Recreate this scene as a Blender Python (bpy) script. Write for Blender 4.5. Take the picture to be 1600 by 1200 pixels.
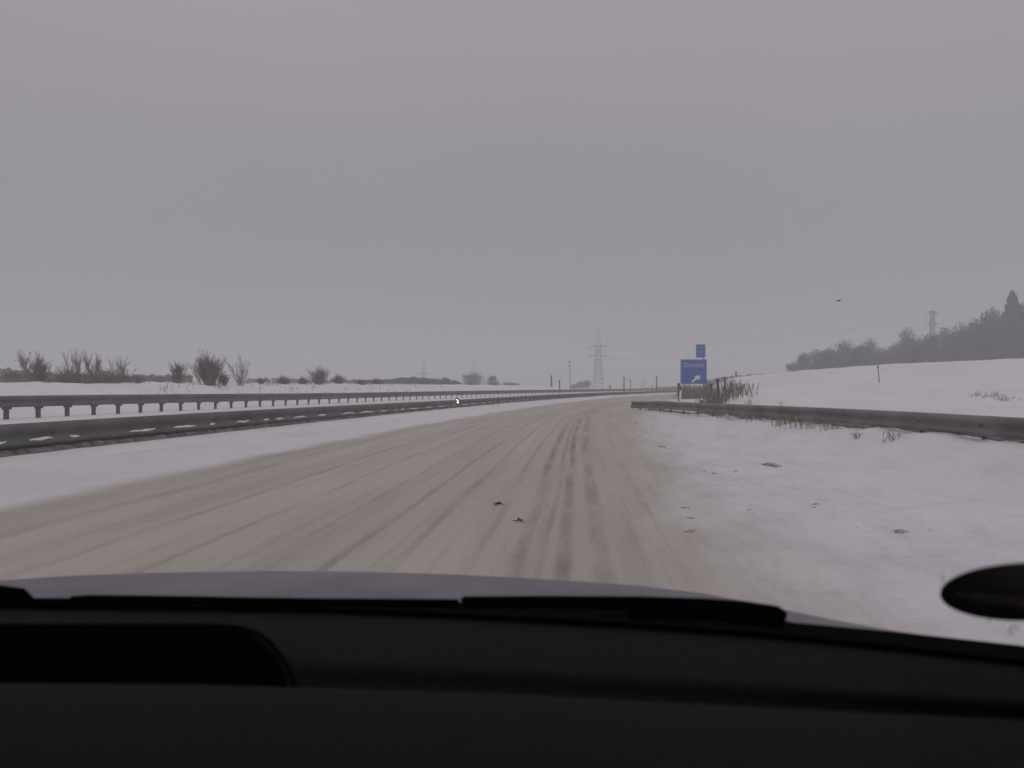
import bpy, bmesh, math, random
from mathutils import Vector, Matrix, noise

for o in list(bpy.data.objects):
    bpy.data.objects.remove(o)
SC = bpy.context.scene
COL = SC.collection
R = math.radians

# ------------------------------------------------------------------ camera, sky, sun, exposure
F = 1500.0                      # focal length in photograph pixels (1600 wide)
HZ = 604.0                      # horizon row
CAMZ = 1.25
cam_d = bpy.data.cameras.new('camera')
cam_d.sensor_width = 36.0
cam_d.lens = 36.0 * F / 1600.0
cam_d.clip_start = 0.05
cam_d.clip_end = 6000
cam = bpy.data.objects.new('camera', cam_d)
COL.objects.link(cam)
cam.location = (0, 0, CAMZ)
cam.rotation_euler = (R(90) + math.atan((HZ - 600) / F), 0, 0)
cam_d.dof.use_dof = True
cam_d.dof.focus_distance = 40
cam_d.dof.aperture_fstop = 7.0
SC.camera = cam

SUN_EL, SUN_ROT = R(35), R(200)
world = bpy.data.worlds.new('World')
SC.world = world
world.use_nodes = True
wn, wl = world.node_tree.nodes, world.node_tree.links
wn.clear()
wout = wn.new('ShaderNodeOutputWorld')
sky = wn.new('ShaderNodeTexSky')
sky.sky_type = 'NISHITA'
sky.sun_disc = False
sky.sun_elevation = SUN_EL
sky.sun_rotation = SUN_ROT
bg_sky = wn.new('ShaderNodeBackground')
bg_sky.inputs[1].default_value = 0.06
wl.new(sky.outputs[0], bg_sky.inputs[0])
tc = wn.new('ShaderNodeTexCoord')
sep = wn.new('ShaderNodeSeparateXYZ')
wl.new(tc.outputs['Generated'], sep.inputs[0])
cr = wn.new('ShaderNodeValToRGB')          # overcast: a little darker and greener at the horizon
cr.color_ramp.elements[0].position = 0.0
cr.color_ramp.elements[0].color = (0.258, 0.275, 0.270, 1)
cr.color_ramp.elements[1].position = 0.75
cr.color_ramp.elements[1].color = (0.435, 0.382, 0.418, 1)
e = cr.color_ramp.elements.new(0.16)
e.color = (0.300, 0.299, 0.306, 1)
e = cr.color_ramp.elements.new(0.36)
e.color = (0.430, 0.370, 0.415, 1)
wl.new(sep.outputs[2], cr.inputs[0])
cn = wn.new('ShaderNodeTexNoise')
cn.inputs['Scale'].default_value = 2.2
cn.inputs['Detail'].default_value = 4
wl.new(tc.outputs['Generated'], cn.inputs['Vector'])
cmr = wn.new('ShaderNodeMapRange')
cmr.inputs[1].default_value = 0.3
cmr.inputs[2].default_value = 0.7
cmr.inputs[3].default_value = 0.97
cmr.inputs[4].default_value = 1.03
wl.new(cn.outputs[0], cmr.inputs[0])
bg_cl = wn.new('ShaderNodeBackground')
wl.new(cr.outputs[0], bg_cl.inputs[0])
wl.new(cmr.outputs[0], bg_cl.inputs[1])
mixs = wn.new('ShaderNodeMixShader')
mixs.inputs[0].default_value = 0.93
wl.new(bg_sky.outputs[0], mixs.inputs[1])
wl.new(bg_cl.outputs[0], mixs.inputs[2])
wl.new(mixs.outputs[0], wout.inputs[0])

sd = bpy.data.lights.new('sun', 'SUN')
sd.energy = 0.75
sd.angle = R(25)
sd.color = (1.0, 0.96, 0.93)
so = bpy.data.objects.new('sun', sd)
COL.objects.link(so)
so.location = (0, 0, 60)
so.rotation_euler = (R(90) - SUN_EL, 0, R(20))

SC.view_settings.view_transform = 'Standard'
SC.view_settings.look = 'None'
SC.view_settings.gamma = 1.0
SC.view_settings.exposure = -0.18

# ------------------------------------------------------------------ helpers
def sm(t):
    t = max(0.0, min(1.0, t))
    return t * t * (3 - 2 * t)

def interp(pts, x):
    if x <= pts[0][0]:
        (a, b), (c_, d) = pts[0], pts[1]
        return b + (d - b) * (x - a) / (c_ - a)
    for (a, b), (c_, d) in zip(pts, pts[1:]):
        if x <= c_:
            return b + (d - b) * (x - a) / (c_ - a)
    (a, b), (c_, d) = pts[-2], pts[-1]
    return b + (d - b) * (x - a) / (c_ - a)

def cv(y):                      # the bend of the road
    if y < 0: return 0.1 * y
    if y < 175: return 0.1 * y + 0.00075 * y * y
    return 17.5 + 22.97 + (y - 175) * 0.3625

ZC = [(9.0, 0.9), (14.8, 1.5), (18.7, 2.0), (23.3, 2.48), (28.0, 2.84), (37.3, 3.3), (70, 4.1), (200, 5.5), (800, 6)]

def ht(x, y):
    u = x - cv(y)
    z = 0.0
    z += 0.29 * math.exp(-((u + 9.5) / 0.85) ** 2)
    if u < -11:
        z += 0.12 * sm((-11 - u) / 8)
    if u < -23:
        f = (1 - sm((y - 150) / 35)) * (0.55 + 0.45 * sm((y - 5) / 45))
        z += 1.25 * sm((-23.2 - u) / 6) * f
        z += 0.35 * sm((-30 - u) / 30) * f
        b = sm((-23.5 - u) / 3) * f
        z += b * (0.22 * noise.noise(Vector((x * .35, y * .35, 3))) + 0.12 * noise.noise(Vector((x * 1.1, y * 1.1, 9))))
    if -2 < y < 46:             # ploughed heap that buries the foot of the right guardrail
        xr = interp([(4, 7.55), (13.5, 7.25), (25, 6.67), (32, 6.35), (40, 5.85), (44, 5.6)], y)
        d = x - xr
        hh = .40 - .16 * sm((y - 14) / 22)
        hh *= 1 - .9 * sm((y - 41) / 5)
        z += hh * (math.exp(-(d / 1.3) ** 2) if d < 0 else math.exp(-(d / 2.5) ** 2)) * (1 + .18 * noise.noise(Vector((y * .7, x * .5, 2))))
    if u > 0.8:                 # snowy hard shoulder, thrown-up snow
        s = sm((u - 0.8) / 2.5)
        z += s * (0.05 + 0.07 * noise.noise(Vector((x * .8, y * .5, 1))) + 0.05 * noise.noise(Vector((x * 2.2, y * 1.6, 5))))
    if x > 9 and y > 5:
        zc = interp(ZC, x) * sm((x - .208 * y + .1) / 1.6)
        k = sm((y - 15) / 57.0) * (1 - 0.45 * sm((y - 74) / 40))
        z += zc * k
        z += 0.10 * k * noise.noise(Vector((x * .12, y * .12, 20)))
    if y > 250:
        z -= 0.0
    return z

def at(px, py, D):
    return Vector(((px - 800) / F * D, D, CAMZ - (py - HZ) / F * D))

def hit(px, py, d0=4.0, d1=400.0):
    """where the line of sight through a photograph pixel meets the ground"""
    D = d0
    while D < d1:
        p = at(px, py, D)
        if p.z <= ht(p.x, p.y):
            return Vector((p.x, p.y, ht(p.x, p.y)))
        D += max(0.05, D * 0.004)
    p = at(px, py, d1)
    return Vector((p.x, p.y, ht(p.x, p.y)))

def on(px, D):
    x = (px - 800) / F * D
    return Vector((x, D, ht(x, D)))

def mk(name, bm, mat, parent=None, smooth=False):
    me = bpy.data.meshes.new(name)
    bm.to_mesh(me)
    bm.free()
    if smooth:
        for p in me.polygons: p.use_smooth = True
    ob = bpy.data.objects.new(name, me)
    COL.objects.link(ob)
    if mat: me.materials.append(mat)
    if parent: ob.parent = parent
    return ob

def tag(o, label=None, cat=None, group=None, kind=None):
    if label: o['label'] = label
    if cat: o['category'] = cat
    if group: o['group'] = group
    if kind: o['kind'] = kind
    return o

def empty(name, loc, label, cat, group=None, rz=0.0):
    o = bpy.data.objects.new(name, None)
    COL.objects.link(o)
    o.empty_display_size = 0.2
    o.location = loc
    o.rotation_euler = (0, 0, rz)
    return tag(o, label, cat, group)

def box(bm, c, s, rot=None):
    M = Matrix.Translation(Vector(c))
    if rot: M = M @ rot
    r = bmesh.ops.create_cube(bm, size=1.0, matrix=M @ Matrix.Diagonal((s[0], s[1], s[2], 1)))
    return r['verts']

def bar(bm, a, b, r0, r1=None, n=5, cap=True):
    a, b = Vector(a), Vector(b)
    if r1 is None: r1 = r0
    d = b - a
    if d.length < 1e-6: return
    d.normalize()
    up = Vector((0, 0, 1)) if abs(d.z) < .9 else Vector((1, 0, 0))
    s = d.cross(up).normalized()
    t = s.cross(d)
    A, B = [], []
    for i in range(n):
        an = 2 * math.pi * i / n
        o = s * math.cos(an) + t * math.sin(an)
        A.append(bm.verts.new(a + o * r0))
        B.append(bm.verts.new(b + o * r1))
    for i in range(n):
        j = (i + 1) % n
        bm.faces.new((A[i], A[j], B[j], B[i]))
    if cap:
        bm.faces.new(A[::-1])
        bm.faces.new(B)

def tube(bm, pts, r, n=8):
    rings = []
    for i, p in enumerate(pts):
        p = Vector(p)
        d = (Vector(pts[min(i + 1, len(pts) - 1)]) - Vector(pts[max(i - 1, 0)])).normalized()
        up = Vector((0, 0, 1)) if abs(d.z) < .9 else Vector((1, 0, 0))
        s = d.cross(up).normalized(); t = s.cross(d)
        rr = r[i] if isinstance(r, (list, tuple)) else r
        rings.append([bm.verts.new(p + (s * math.cos(2 * math.pi * k / n) + t * math.sin(2 * math.pi * k / n)) * rr) for k in range(n)])
    for A, B in zip(rings, rings[1:]):
        for k in range(n):
            j = (k + 1) % n
            bm.faces.new((A[k], A[j], B[j], B[k]))
    bm.faces.new(rings[0][::-1]); bm.faces.new(rings[-1])

def sheet(bm, rows):
    g = [[bm.verts.new(p) for p in row] for row in rows]
    for a, b in zip(g, g[1:]):
        for i in range(len(a) - 1):
            bm.faces.new((a[i], a[i + 1], b[i + 1], b[i]))
    return g

# ------------------------------------------------------------------ materials
def mat(name, col, rough=0.8, metal=0.0, var=0.0, scale=5.0, bump=0.0, bscale=20.0, spec=0.5, col2=None, lo=.35, hi=.65):
    m = bpy.data.materials.new(name)
    m.use_nodes = True
    n, l = m.node_tree.nodes, m.node_tree.links
    b = n['Principled BSDF']
    b.inputs['Roughness'].default_value = rough
    b.inputs['Metallic'].default_value = metal
    b.inputs['Specular IOR Level'].default_value = spec
    t = n.new('ShaderNodeTexCoord')
    if var or col2:
        nz = n.new('ShaderNodeTexNoise')
        nz.inputs['Scale'].default_value = scale
        nz.inputs['Detail'].default_value = 6
        l.new(t.outputs['Object'], nz.inputs['Vector'])
        mr = n.new('ShaderNodeMapRange')
        mr.inputs[1].default_value = lo; mr.inputs[2].default_value = hi
        l.new(nz.outputs[0], mr.inputs[0])
        mx = n.new('ShaderNodeMix'); mx.data_type = 'RGBA'
        c2 = col2 or tuple(c * (1 + var) for c in col)
        c1 = col if col2 else tuple(c * (1 - var) for c in col)
        mx.inputs[6].default_value = (*c1, 1); mx.inputs[7].default_value = (*c2, 1)
        l.new(mr.outputs[0], mx.inputs[0])
        l.new(mx.outputs[2], b.inputs['Base Color'])
    else:
        b.inputs['Base Color'].default_value = (*col, 1)
    if bump:
        nb = n.new('ShaderNodeTexNoise')
        nb.inputs['Scale'].default_value = bscale
        nb.inputs['Detail'].default_value = 5
        l.new(t.outputs['Object'], nb.inputs['Vector'])
        bp = n.new('ShaderNodeBump')
        bp.inputs['Strength'].default_value = 1.0
        bp.inputs['Distance'].default_value = bump
        l.new(nb.outputs[0], bp.inputs['Height'])
        l.new(bp.outputs[0], b.inputs['Normal'])
    return m

M = {}
M['steel'] = mat('galvanised_steel', (.085, .079, .079), .6, .0, scale=1.2, col2=(.15, .147, .143))
M['steel_far'] = mat('old_galvanised_steel', (.085, .082, .086), .6, .0, scale=1.2, col2=(.14, .136, .138))
M['steel_frost'] = mat('frosted_steel', (.14, .135, .13), .6, .0, scale=.9, col2=(.24, .235, .23))
M['post'] = mat('post_steel', (.09, .088, .09), .6, 0, .25, 3)
M['snowlump'] = mat('clinging_snow', (.80, .81, .84), .7, 0, .05, 4, bump=.01, bscale=14)
M['dirtsnow'] = mat('dirty_snow', (.25, .215, .20), .9, 0, scale=14, col2=(.52, .49, .48), bump=.01, bscale=20)
M['slush'] = mat('slush_with_shade', (.07, .06, .055), .9, 0, scale=5, col2=(.26, .24, .235), bump=.01, bscale=20)  # also carries the shade painted under the near left rail
M['crumb'] = mat('snow_crumb', (.45, .42, .40), .9, 0, scale=9, col2=(.80, .80, .82))
M['bark'] = mat('winter_bark', (.060, .048, .044), .9, 0, .35, 3)
M['twig'] = mat('frosted_twigs', (.13, .105, .10), .9, 0, scale=2.5, col2=(.24, .22, .22))
M['crown'] = mat('winter_crown', (.014, .018, .014), .9, 0, scale=.5, col2=(.085, .088, .080))
M['crown_b'] = mat('brown_winter_crown', (.055, .042, .038), .9, 0, scale=.5, col2=(.17, .155, .15))
M['conifer'] = mat('conifer_needles', (.020, .028, .020), .9, 0, scale=.5, col2=(.060, .068, .058))
M['brush'] = mat('dry_brush', (.15, .10, .085), .95, 0, scale=.8, col2=(.23, .17, .15))
M['weed'] = mat('dry_weed', (.17, .135, .10), .95, 0, scale=2, col2=(.30, .25, .20))
M['reed'] = mat('grey_green_brush', (.10, .095, .075), .95, 0, scale=2, col2=(.21, .19, .16))
M['dark_pole'] = mat('dark_pole', (.035, .035, .035), .8, 0, .2, 3)
M['grey_pole'] = mat('grey_pole', (.20, .20, .20), .7, 0, .2, 3)
M['white_plastic'] = mat('white_plastic', (.72, .70, .64), .5, 0, .08, 5)
M['black_plastic'] = mat('black_plastic', (.012, .012, .012), .5, 0)
M['red_paint'] = mat('red_paint', (.35, .05, .05), .6)
M['sign_blue'] = mat('blue_sign_face', (.006, .085, .40), .5, 0, scale=1.3, col2=(.02, .11, .42))
M['sign_white'] = mat('white_sign_marks', (.75, .73, .68), .5)
M['sign_dim'] = mat('frosted_lettering', (.42, .43, .48), .6)
M['sign_back'] = mat('sign_back_metal', (.25, .25, .25), .5, 0.3)
M['pylon'] = mat('pylon_steel', (.07, .075, .085), .7, 0, .2, .4)
M['wire'] = mat('conductor_wire', (.09, .09, .09), .6)
M['crow'] = mat('crow_feathers', (.012, .012, .014), .7, 0, .2, 20)
M['concrete'] = mat('dark_concrete', (.07, .065, .085), .9, 0, .2, 2)

def snow_mat():
    m = bpy.data.materials.new('snow')
    m.use_nodes = True
    n, l = m.node_tree.nodes, m.node_tree.links
    b = n['Principled BSDF']
    b.inputs['Roughness'].default_value = .75
    b.inputs['Specular IOR Level'].default_value = .3
    g = n.new('ShaderNodeNewGeometry')
    n1 = n.new('ShaderNodeTexNoise'); n1.inputs['Scale'].default_value = .35; n1.inputs['Detail'].default_value = 8
    l.new(g.outputs['Position'], n1.inputs['Vector'])
    r1 = n.new('ShaderNodeMapRange'); r1.inputs[1].default_value = .3; r1.inputs[2].default_value = .7
    l.new(n1.outputs[0], r1.inputs[0])
    mx = n.new('ShaderNodeMix'); mx.data_type = 'RGBA'
    mx.inputs[6].default_value = (.79, .79, .83, 1); mx.inputs[7].default_value = (.88, .88, .91, 1)
    l.new(r1.outputs[0], mx.inputs[0])
    # road dirt thrown onto the shoulder, fading away from the carriageway (uv.x = metres from the road line)
    uv = n.new('ShaderNodeUVMap'); uv.uv_map = 'road'
    su = n.new('ShaderNodeSeparateXYZ'); l.new(uv.outputs[0], su.inputs[0])
    rr = n.new('ShaderNodeMapRange'); rr.inputs[1].default_value = 0.5; rr.inputs[2].default_value = 7.0
    rr.inputs[3].default_value = 1; rr.inputs[4].default_value = 0
    l.new(su.outputs[0], rr.inputs[0])
    rl = n.new('ShaderNodeMapRange'); rl.inputs[1].default_value = -2; rl.inputs[2].default_value = 0
    l.new(su.outputs[0], rl.inputs[0])
    mm = n.new('ShaderNodeMath'); mm.operation = 'MULTIPLY'
    l.new(rr.outputs[0], mm.inputs[0]); l.new(rl.outputs[0], mm.inputs[1])
    n2 = n.new('ShaderNodeTexNoise'); n2.inputs['Scale'].default_value = 2.4; n2.inputs['Detail'].default_value = 8; n2.inputs['Roughness'].default_value = .7
    mp = n.new('ShaderNodeMapping'); mp.inputs['Scale'].default_value = (1, .35, 1)
    l.new(uv.outputs[0], mp.inputs[0]); l.new(mp.outputs[0], n2.inputs['Vector'])
    r2 = n.new('ShaderNodeMapRange'); r2.inputs[1].default_value = .47; r2.inputs[2].default_value = .78
    r2.inputs[4].default_value = .5
    l.new(n2.outputs[0], r2.inputs[0])
    m2 = n.new('ShaderNodeMath'); m2.operation = 'MULTIPLY'
    l.new(mm.outputs[0], m2.inputs[0]); l.new(r2.outputs[0], m2.inputs[1])
    mx2 = n.new('ShaderNodeMix'); mx2.data_type = 'RGBA'
    mx2.inputs[7].default_value = (.40, .36, .34, 1)
    l.new(m2.outputs[0], mx2.inputs[0]); l.new(mx.outputs[2], mx2.inputs[6])
    l.new(mx2.outputs[2], b.inputs['Base Color'])
    n3 = n.new('ShaderNodeTexNoise'); n3.inputs['Scale'].default_value = 2.2; n3.inputs['Detail'].default_value = 10; n3.inputs['Roughness'].default_value = .68
    l.new(g.outputs['Position'], n3.inputs['Vector'])
    bp = n.new('ShaderNodeBump'); bp.inputs['Distance'].default_value = .09; bp.inputs['Strength'].default_value = .8
    l.new(n3.outputs[0], bp.inputs['Height']); l.new(bp.outputs[0], b.inputs['Normal'])
    return m
M['snow'] = snow_mat()

def road_mat():
    m = bpy.data.materials.new('packed_snow_road')
    m.use_nodes = True
    n, l = m.node_tree.nodes, m.node_tree.links
    b = n['Principled BSDF']
    b.inputs['Roughness'].default_value = .7
    b.inputs['Specular IOR Level'].default_value = .3
    uv = n.new('ShaderNodeUVMap'); uv.uv_map = 'road'
    su = n.new('ShaderNodeSeparateXYZ'); l.new(uv.outputs[0], su.inputs[0])
    ut_ = n.new('ShaderNodeMapRange'); ut_.interpolation_type = 'SMOOTHSTEP'
    ut_.inputs[1].default_value = -8; ut_.inputs[2].default_value = 62; ut_.inputs[3].default_value = -.25; ut_.inputs[4].default_value = 2.6
    l.new(su.outputs[1], ut_.inputs[0])
    ua_ = n.new('ShaderNodeMath'); ua_.operation = 'ADD'
    l.new(su.outputs[0], ua_.inputs[0]); l.new(ut_.outputs[0], ua_.inputs[1])
    U = ua_.outputs[0]                       # the wheel tracks drift slowly towards the left edge of the lane
    cu_ = n.new('ShaderNodeCombineXYZ'); l.new(U, cu_.inputs[0]); l.new(su.outputs[1], cu_.inputs[1])
    def nz(scale, sx, sy, detail=6, rough=.6, off=0):
        mp = n.new('ShaderNodeMapping'); mp.inputs['Scale'].default_value = (sx, sy, 1); mp.inputs['Location'].default_value = (off, off, 0)
        l.new(cu_.outputs[0], mp.inputs[0])
        t = n.new('ShaderNodeTexNoise'); t.inputs['Scale'].default_value = scale; t.inputs['Detail'].default_value = detail; t.inputs['Roughness'].default_value = rough
        l.new(mp.outputs[0], t.inputs['Vector'])
        return t.outputs[0]
    def mr(i, a, b_, c=0, d=1, smooth=False):
        r = n.new('ShaderNodeMapRange')
        if smooth: r.interpolation_type = 'SMOOTHSTEP'
        r.inputs[1].default_value = a; r.inputs[2].default_value = b_; r.inputs[3].default_value = c; r.inputs[4].default_value = d
        l.new(i, r.inputs[0]); return r.outputs[0]
    def ma(op, a, b_):
        r = n.new('ShaderNodeMath'); r.operation = op
        for k, v in ((0, a), (1, b_)):
            if isinstance(v, (int, float)): r.inputs[k].default_value = v
            else: l.new(v, r.inputs[k])
        return r.outputs[0]
    def mix(f, a, b_):
        x = n.new('ShaderNodeMix'); x.data_type = 'RGBA'
        l.new(f, x.inputs[0])
        for k, v in ((6, a), (7, b_)):
            if isinstance(v, tuple): x.inputs[k].default_value = (*v, 1)
            else: l.new(v, x.inputs[k])
        return x.outputs[2]
    base = mix(mr(nz(1.0, .9, .12), .3, .7), (.53, .498, .435), (.65, .61, .54))
    streak = mr(nz(1.0, 3.2, .05, 5, .55, 3), .50, .75, 0, .42)
    col = mix(streak, base, (.35, .33, .295))
    fine = mr(nz(1.0, 9.0, .16, 4, .6, 9), .52, .75, 0, .45)
    col = mix(fine, col, (.33, .312, .28))
    gr_ = mr(nz(1.0, 22, 9, 4, .75, 15), .3, .7, 0, .30)
    col = mix(gr_, col, (.35, .33, .30))
    cl_ = mr(nz(1.0, 3.5, 1.3, 7, .75, 25), .55, .7, 0, .35)
    col = mix(cl_, col, (.68, .66, .64))
    # wheel tracks: thin dark lines along the road
    track = None
    for u0, w, s in ((-.62, .055, .7), (-.27, .055, .8), (-.02, .07, .6), (-.42, .03, .5), (-3.9, .06, .42), (-2.4, .04, .40), (-1.9, .04, .55), (-1.45, .04, .45), (-5.0, .12, .35), (-.95, .04, .4), (-3.1, .04, .35)):
        wob = ma('MULTIPLY', ma('SUBTRACT', nz(1.0, .05, .10, 3, .5, u0 * 7), .5), .20)
        d = ma('ABSOLUTE', ma('SUBTRACT', ma('ADD', U, wob), u0), 0)
        t = ma('MULTIPLY', mr(d, w * .4, w * 1.55, 1, 0, True), s)
        t = ma('MULTIPLY', t, mr(nz(1.0, 2.0, .35, 5, .6, u0 * 13), .38, .6, .15, 1))
        track = t if track is None else ma('MAXIMUM', track, t)
    col = mix(track, col, (.26, .235, .225))
    # broad darker lane in the centre of travel
    d = ma('ABSOLUTE', ma('SUBTRACT', U, -.33), 0)
    col = mix(ma('MULTIPLY', mr(d, .15, .9, 1, 0, True), .10), col, (.29, .27, .26))
    d = ma('ABSOLUTE', ma('SUBTRACT', U, -5.6), 0)
    col = mix(ma('MULTIPLY', mr(d, .1, .7, 1, 0, True), .22), col, (.29, .28, .25))
    d = ma('ABSOLUTE', ma('SUBTRACT', U, -2.1), 0)
    col = mix(ma('MULTIPLY', mr(d, .1, .8, 1, 0, True), .12), col, (.29, .275, .26))
    # snow returns at both edges
    e = ma('MULTIPLY', ma('SUBTRACT', nz(1.0, .5, .25, 6, .65, 31), .5), 1.1)
    ue = ma('ADD', su.outputs[0], e)
    lsh = mr(su.outputs[1], 8, 110, 0, 1.75)
    left = mr(ma('ADD', ue, lsh), -6.6, -5.95, 1, 0, True)
    narrow = mr(su.outputs[1], 4, 70, .35, -.75)
    ur = ma('SUBTRACT', ue, narrow)
    e2 = ma('MULTIPLY', ma('SUBTRACT', nz(1.0, 1.6, .3, 6, .7, 57), .5), 1.8)
    right = mr(ma('ADD', ur, e2), -.15, 1.45, 0, 1, True)
    sn = mix(mr(nz(1.0, .8, .4, 6, .6, 77), .35, .7), (.79, .79, .83), (.87, .87, .90))
    col = mix(ma('MAXIMUM', left, right), col, sn)
    # the same road dirt as on the shoulder, so that the two surfaces meet unseen
    mp2 = n.new('ShaderNodeMapping'); mp2.inputs['Scale'].default_value = (1, .35, 1)
    l.new(uv.outputs[0], mp2.inputs[0])
    n2 = n.new('ShaderNodeTexNoise'); n2.inputs['Scale'].default_value = 2.4; n2.inputs['Detail'].default_value = 8; n2.inputs['Roughness'].default_value = .7
    l.new(mp2.outputs[0], n2.inputs['Vector'])
    dd_ = ma('MULTIPLY', mr(n2.outputs[0], .47, .78, 0, .5), mr(su.outputs[0], .5, 7.0, 1, 0))
    dd_ = ma('MULTIPLY', dd_, mr(su.outputs[0], -.5, .8))
    col = mix(dd_, col, (.40, .36, .34))
    # grit on the road
    grit = mr(nz(1.0, 14, 6, 3, .7, 91), .66, .80, 0, .5)
    col = mix(ma('MULTIPLY', grit, ma('SUBTRACT', 1, ma('MAXIMUM', left, right))), col, (.20, .18, .16))
    l.new(col, b.inputs['Base Color'])
    h = ma('ADD', ma('MULTIPLY', nz(1.0, 5, .35, 6), .6), ma('MULTIPLY', nz(1.0, 6, 4, 8, .75, 5), 1.0))
    h = ma('SUBTRACT', h, ma('MULTIPLY', track, .35))
    bp = n.new('ShaderNodeBump'); bp.inputs['Distance'].default_value = .035
    l.new(ma('SUBTRACT', .8, ma('MULTIPLY', mr(su.outputs[0], 1.2, 2.4), .78)), bp.inputs['Strength'])
    l.new(h, bp.inputs['Height'])
    g_ = n.new('ShaderNodeNewGeometry')
    n3 = n.new('ShaderNodeTexNoise'); n3.inputs['Scale'].default_value = 2.2; n3.inputs['Detail'].default_value = 10; n3.inputs['Roughness'].default_value = .68
    l.new(g_.outputs['Position'], n3.inputs['Vector'])
    b2 = n.new('ShaderNodeBump'); b2.inputs['Distance'].default_value = .09
    l.new(ma('MULTIPLY', ma('MAXIMUM', left, right), .8), b2.inputs['Strength'])
    l.new(n3.outputs[0], b2.inputs['Height']); l.new(bp.outputs[0], b2.inputs['Normal'])
    l.new(b2.outputs[0], b.inputs['Normal'])
    return m
M['road'] = road_mat()

# ------------------------------------------------------------------ ground and road
def axis(segs):
    v = [segs[0][0]]
    for a, b, st in segs:
        k = max(1, round((b - a) / st))
        v += [a + (b - a) * i / k for i in range(1, k + 1)]
    return v

def grid_obj(name, us, ys, mat_, fz):
    me = bpy.data.meshes.new(name)
    V, Fc, UV = [], [], []
    for y in ys:
        c = cv(y)
        for u in us:
            V.append((u + c, y, fz(u, u + c, y)))
            UV.append((u, y))
    nu = len(us)
    for j in range(len(ys) - 1):
        for i in range(nu - 1):
            a = j * nu + i
            Fc.append((a, a + 1, a + nu + 1, a + nu))
    me.from_pydata(V, [], Fc)
    ul = me.uv_layers.new(name='road')
    for lp in me.loops:
        ul.data[lp.index].uv = UV[lp.vertex_index]
    for p in me.polygons: p.use_smooth = True
    me.materials.append(mat_)
    o = bpy.data.objects.new(name, me)
    COL.objects.link(o)
    return o

YS = axis([(-30, -2, 4), (-2, 30, .35), (30, 80, .8), (80, 180, 2.2), (180, 400, 8), (400, 1500, 60)])
US = axis([(-700, -100, 40), (-100, -45, 3), (-45, -22, .6), (-22, -12, 1.0), (-12, -8, .25), (-8, 2.0, 1.0), (2.0, 10, .2), (10, 20, .4), (20, 60, 1.5), (60, 150, 6), (150, 700, 40)])

def gz(u, x, y):
    z = ht(x, y)
    if -8.4 < u < 2.5: z -= .12
    return z
tag(grid_obj('snowy_ground', US, YS, M['snow'], gz), kind='structure')

def rz(u, x, y):
    z = ht(x, y) + .012
    edge = min(u + 8.9, 3.0 - u)
    if edge < .5: z -= .022 * (1 - edge / .5)
    # shallow ruts
    for u0 in (-.62, -.27, -.02, -1.9, -3.9):
        us_ = u - .25 + 2.85 * sm((y + 8) / 70)
        z -= .010 * math.exp(-((us_ - u0) / .10) ** 2)
    return z
RU = axis([(-8.9, 3.0, .1)])
RY = axis([(-20, 0, 2), (0, 35, .35), (35, 120, 1.2), (120, 400, 5)])
tag(grid_obj('road', RU, RY, M['road'], rz), kind='structure')

# ------------------------------------------------------------------ guardrails
WP = [(0.0, -.155), (.02, -.15), (.075, -.115), (.08, -.075), (.02, -.03), (.0, 0), (.02, .03), (.08, .075), (.075, .115), (.02, .15), (0.0, .155)]

def guardrail(label, ufun, y0, y1, zf, side, steel, group, spacing=2.0, hw=.06, tall=1.0, pw=.055):
    """ufun(y) -> x ; side = +1 when the corrugated face looks to -x... sign of the outward normal"""
    root = empty('guardrail', (ufun(y0), y0, ht(ufun(y0), y0)), label, 'guardrail', group)
    inv = Vector(root.location)
    bm = bmesh.new()
    ys = [y0 + (y1 - y0) * (i / 120) ** 1.5 for i in range(121)]
    rows = []
    for y in ys:
        x = ufun(y); t = Vector((ufun(y + .5) - ufun(y - .5), 1, 0)).normalized()
        nrm = Vector((t.y, -t.x, 0)) * side
        zc = zf(y)
        rows.append([Vector((x, y, zc + dz * tall)) + nrm * (d + hw) - inv for d, dz in WP])
    sheet(bm, rows)
    # closed back so that the rail has thickness
    sheet(bm, [[p - Vector((0, 0, 0)) - (Vector((1, 0, 0)) * side * .006) for p in r] for r in rows])
    mk('beam', bm, steel, root, True)
    y = y0 + .6; k = 0
    while y < y1 and k < 99:
        x = ufun(y); g = ht(x, y) - .25
        bm = bmesh.new()
        top = zf(y) + .10
        box(bm, (0, 0, (top - g) / 2), (.055, pw * 1.8, top - g))
        box(bm, (side * .045, 0, top - g - .12), (.05, pw * 2.4, .18))
        if pw > .1:
            box(bm, (side * .02, 0, top - g - .10 - .155 * tall - .035), (.05, pw * 3.6, .07))
        p = mk('post', bm, M['post'], root)
        p.location = Vector((x, y, g)) - inv
        y += spacing; k += 1
    return root

nearx = lambda y: -9.25 + cv(y)
farx = lambda y: -21.5 + cv(y)
RXP = [(4, 7.55), (13.5, 7.25), (25, 6.67), (32, 6.35), (40, 5.85), (44, 5.6)]
rightx = lambda y: interp(RXP, y)
zn = lambda y: .495 - .09 * sm((y - 15) / 35)
zfar = lambda y: .735 - .12 * sm((y - 30) / 40)
zr = lambda y: .655 - .13 * sm((y - 14) / 26) - .10 * sm((y - 37) / 7)
gl = guardrail('nearer weathered guardrail along the left road edge, snow caught in its lower groove', nearx, 5.0, 200, zn, 1, M['steel'], 'guardrails left of the road', tall=1.22)
gf = guardrail('long dark guardrail beyond the left one, at the foot of the shrub-covered snowbank', farx, 12.0, 210, zfar, 1, M['steel_far'], 'guardrails left of the road', tall=1.3, pw=.16, spacing=1.7)
gr = guardrail('short dirty guardrail on the right below the snowy slope, ending before the blue sign', rightx, 4.0, 44, zr, -1, M['steel_frost'], None)

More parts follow.
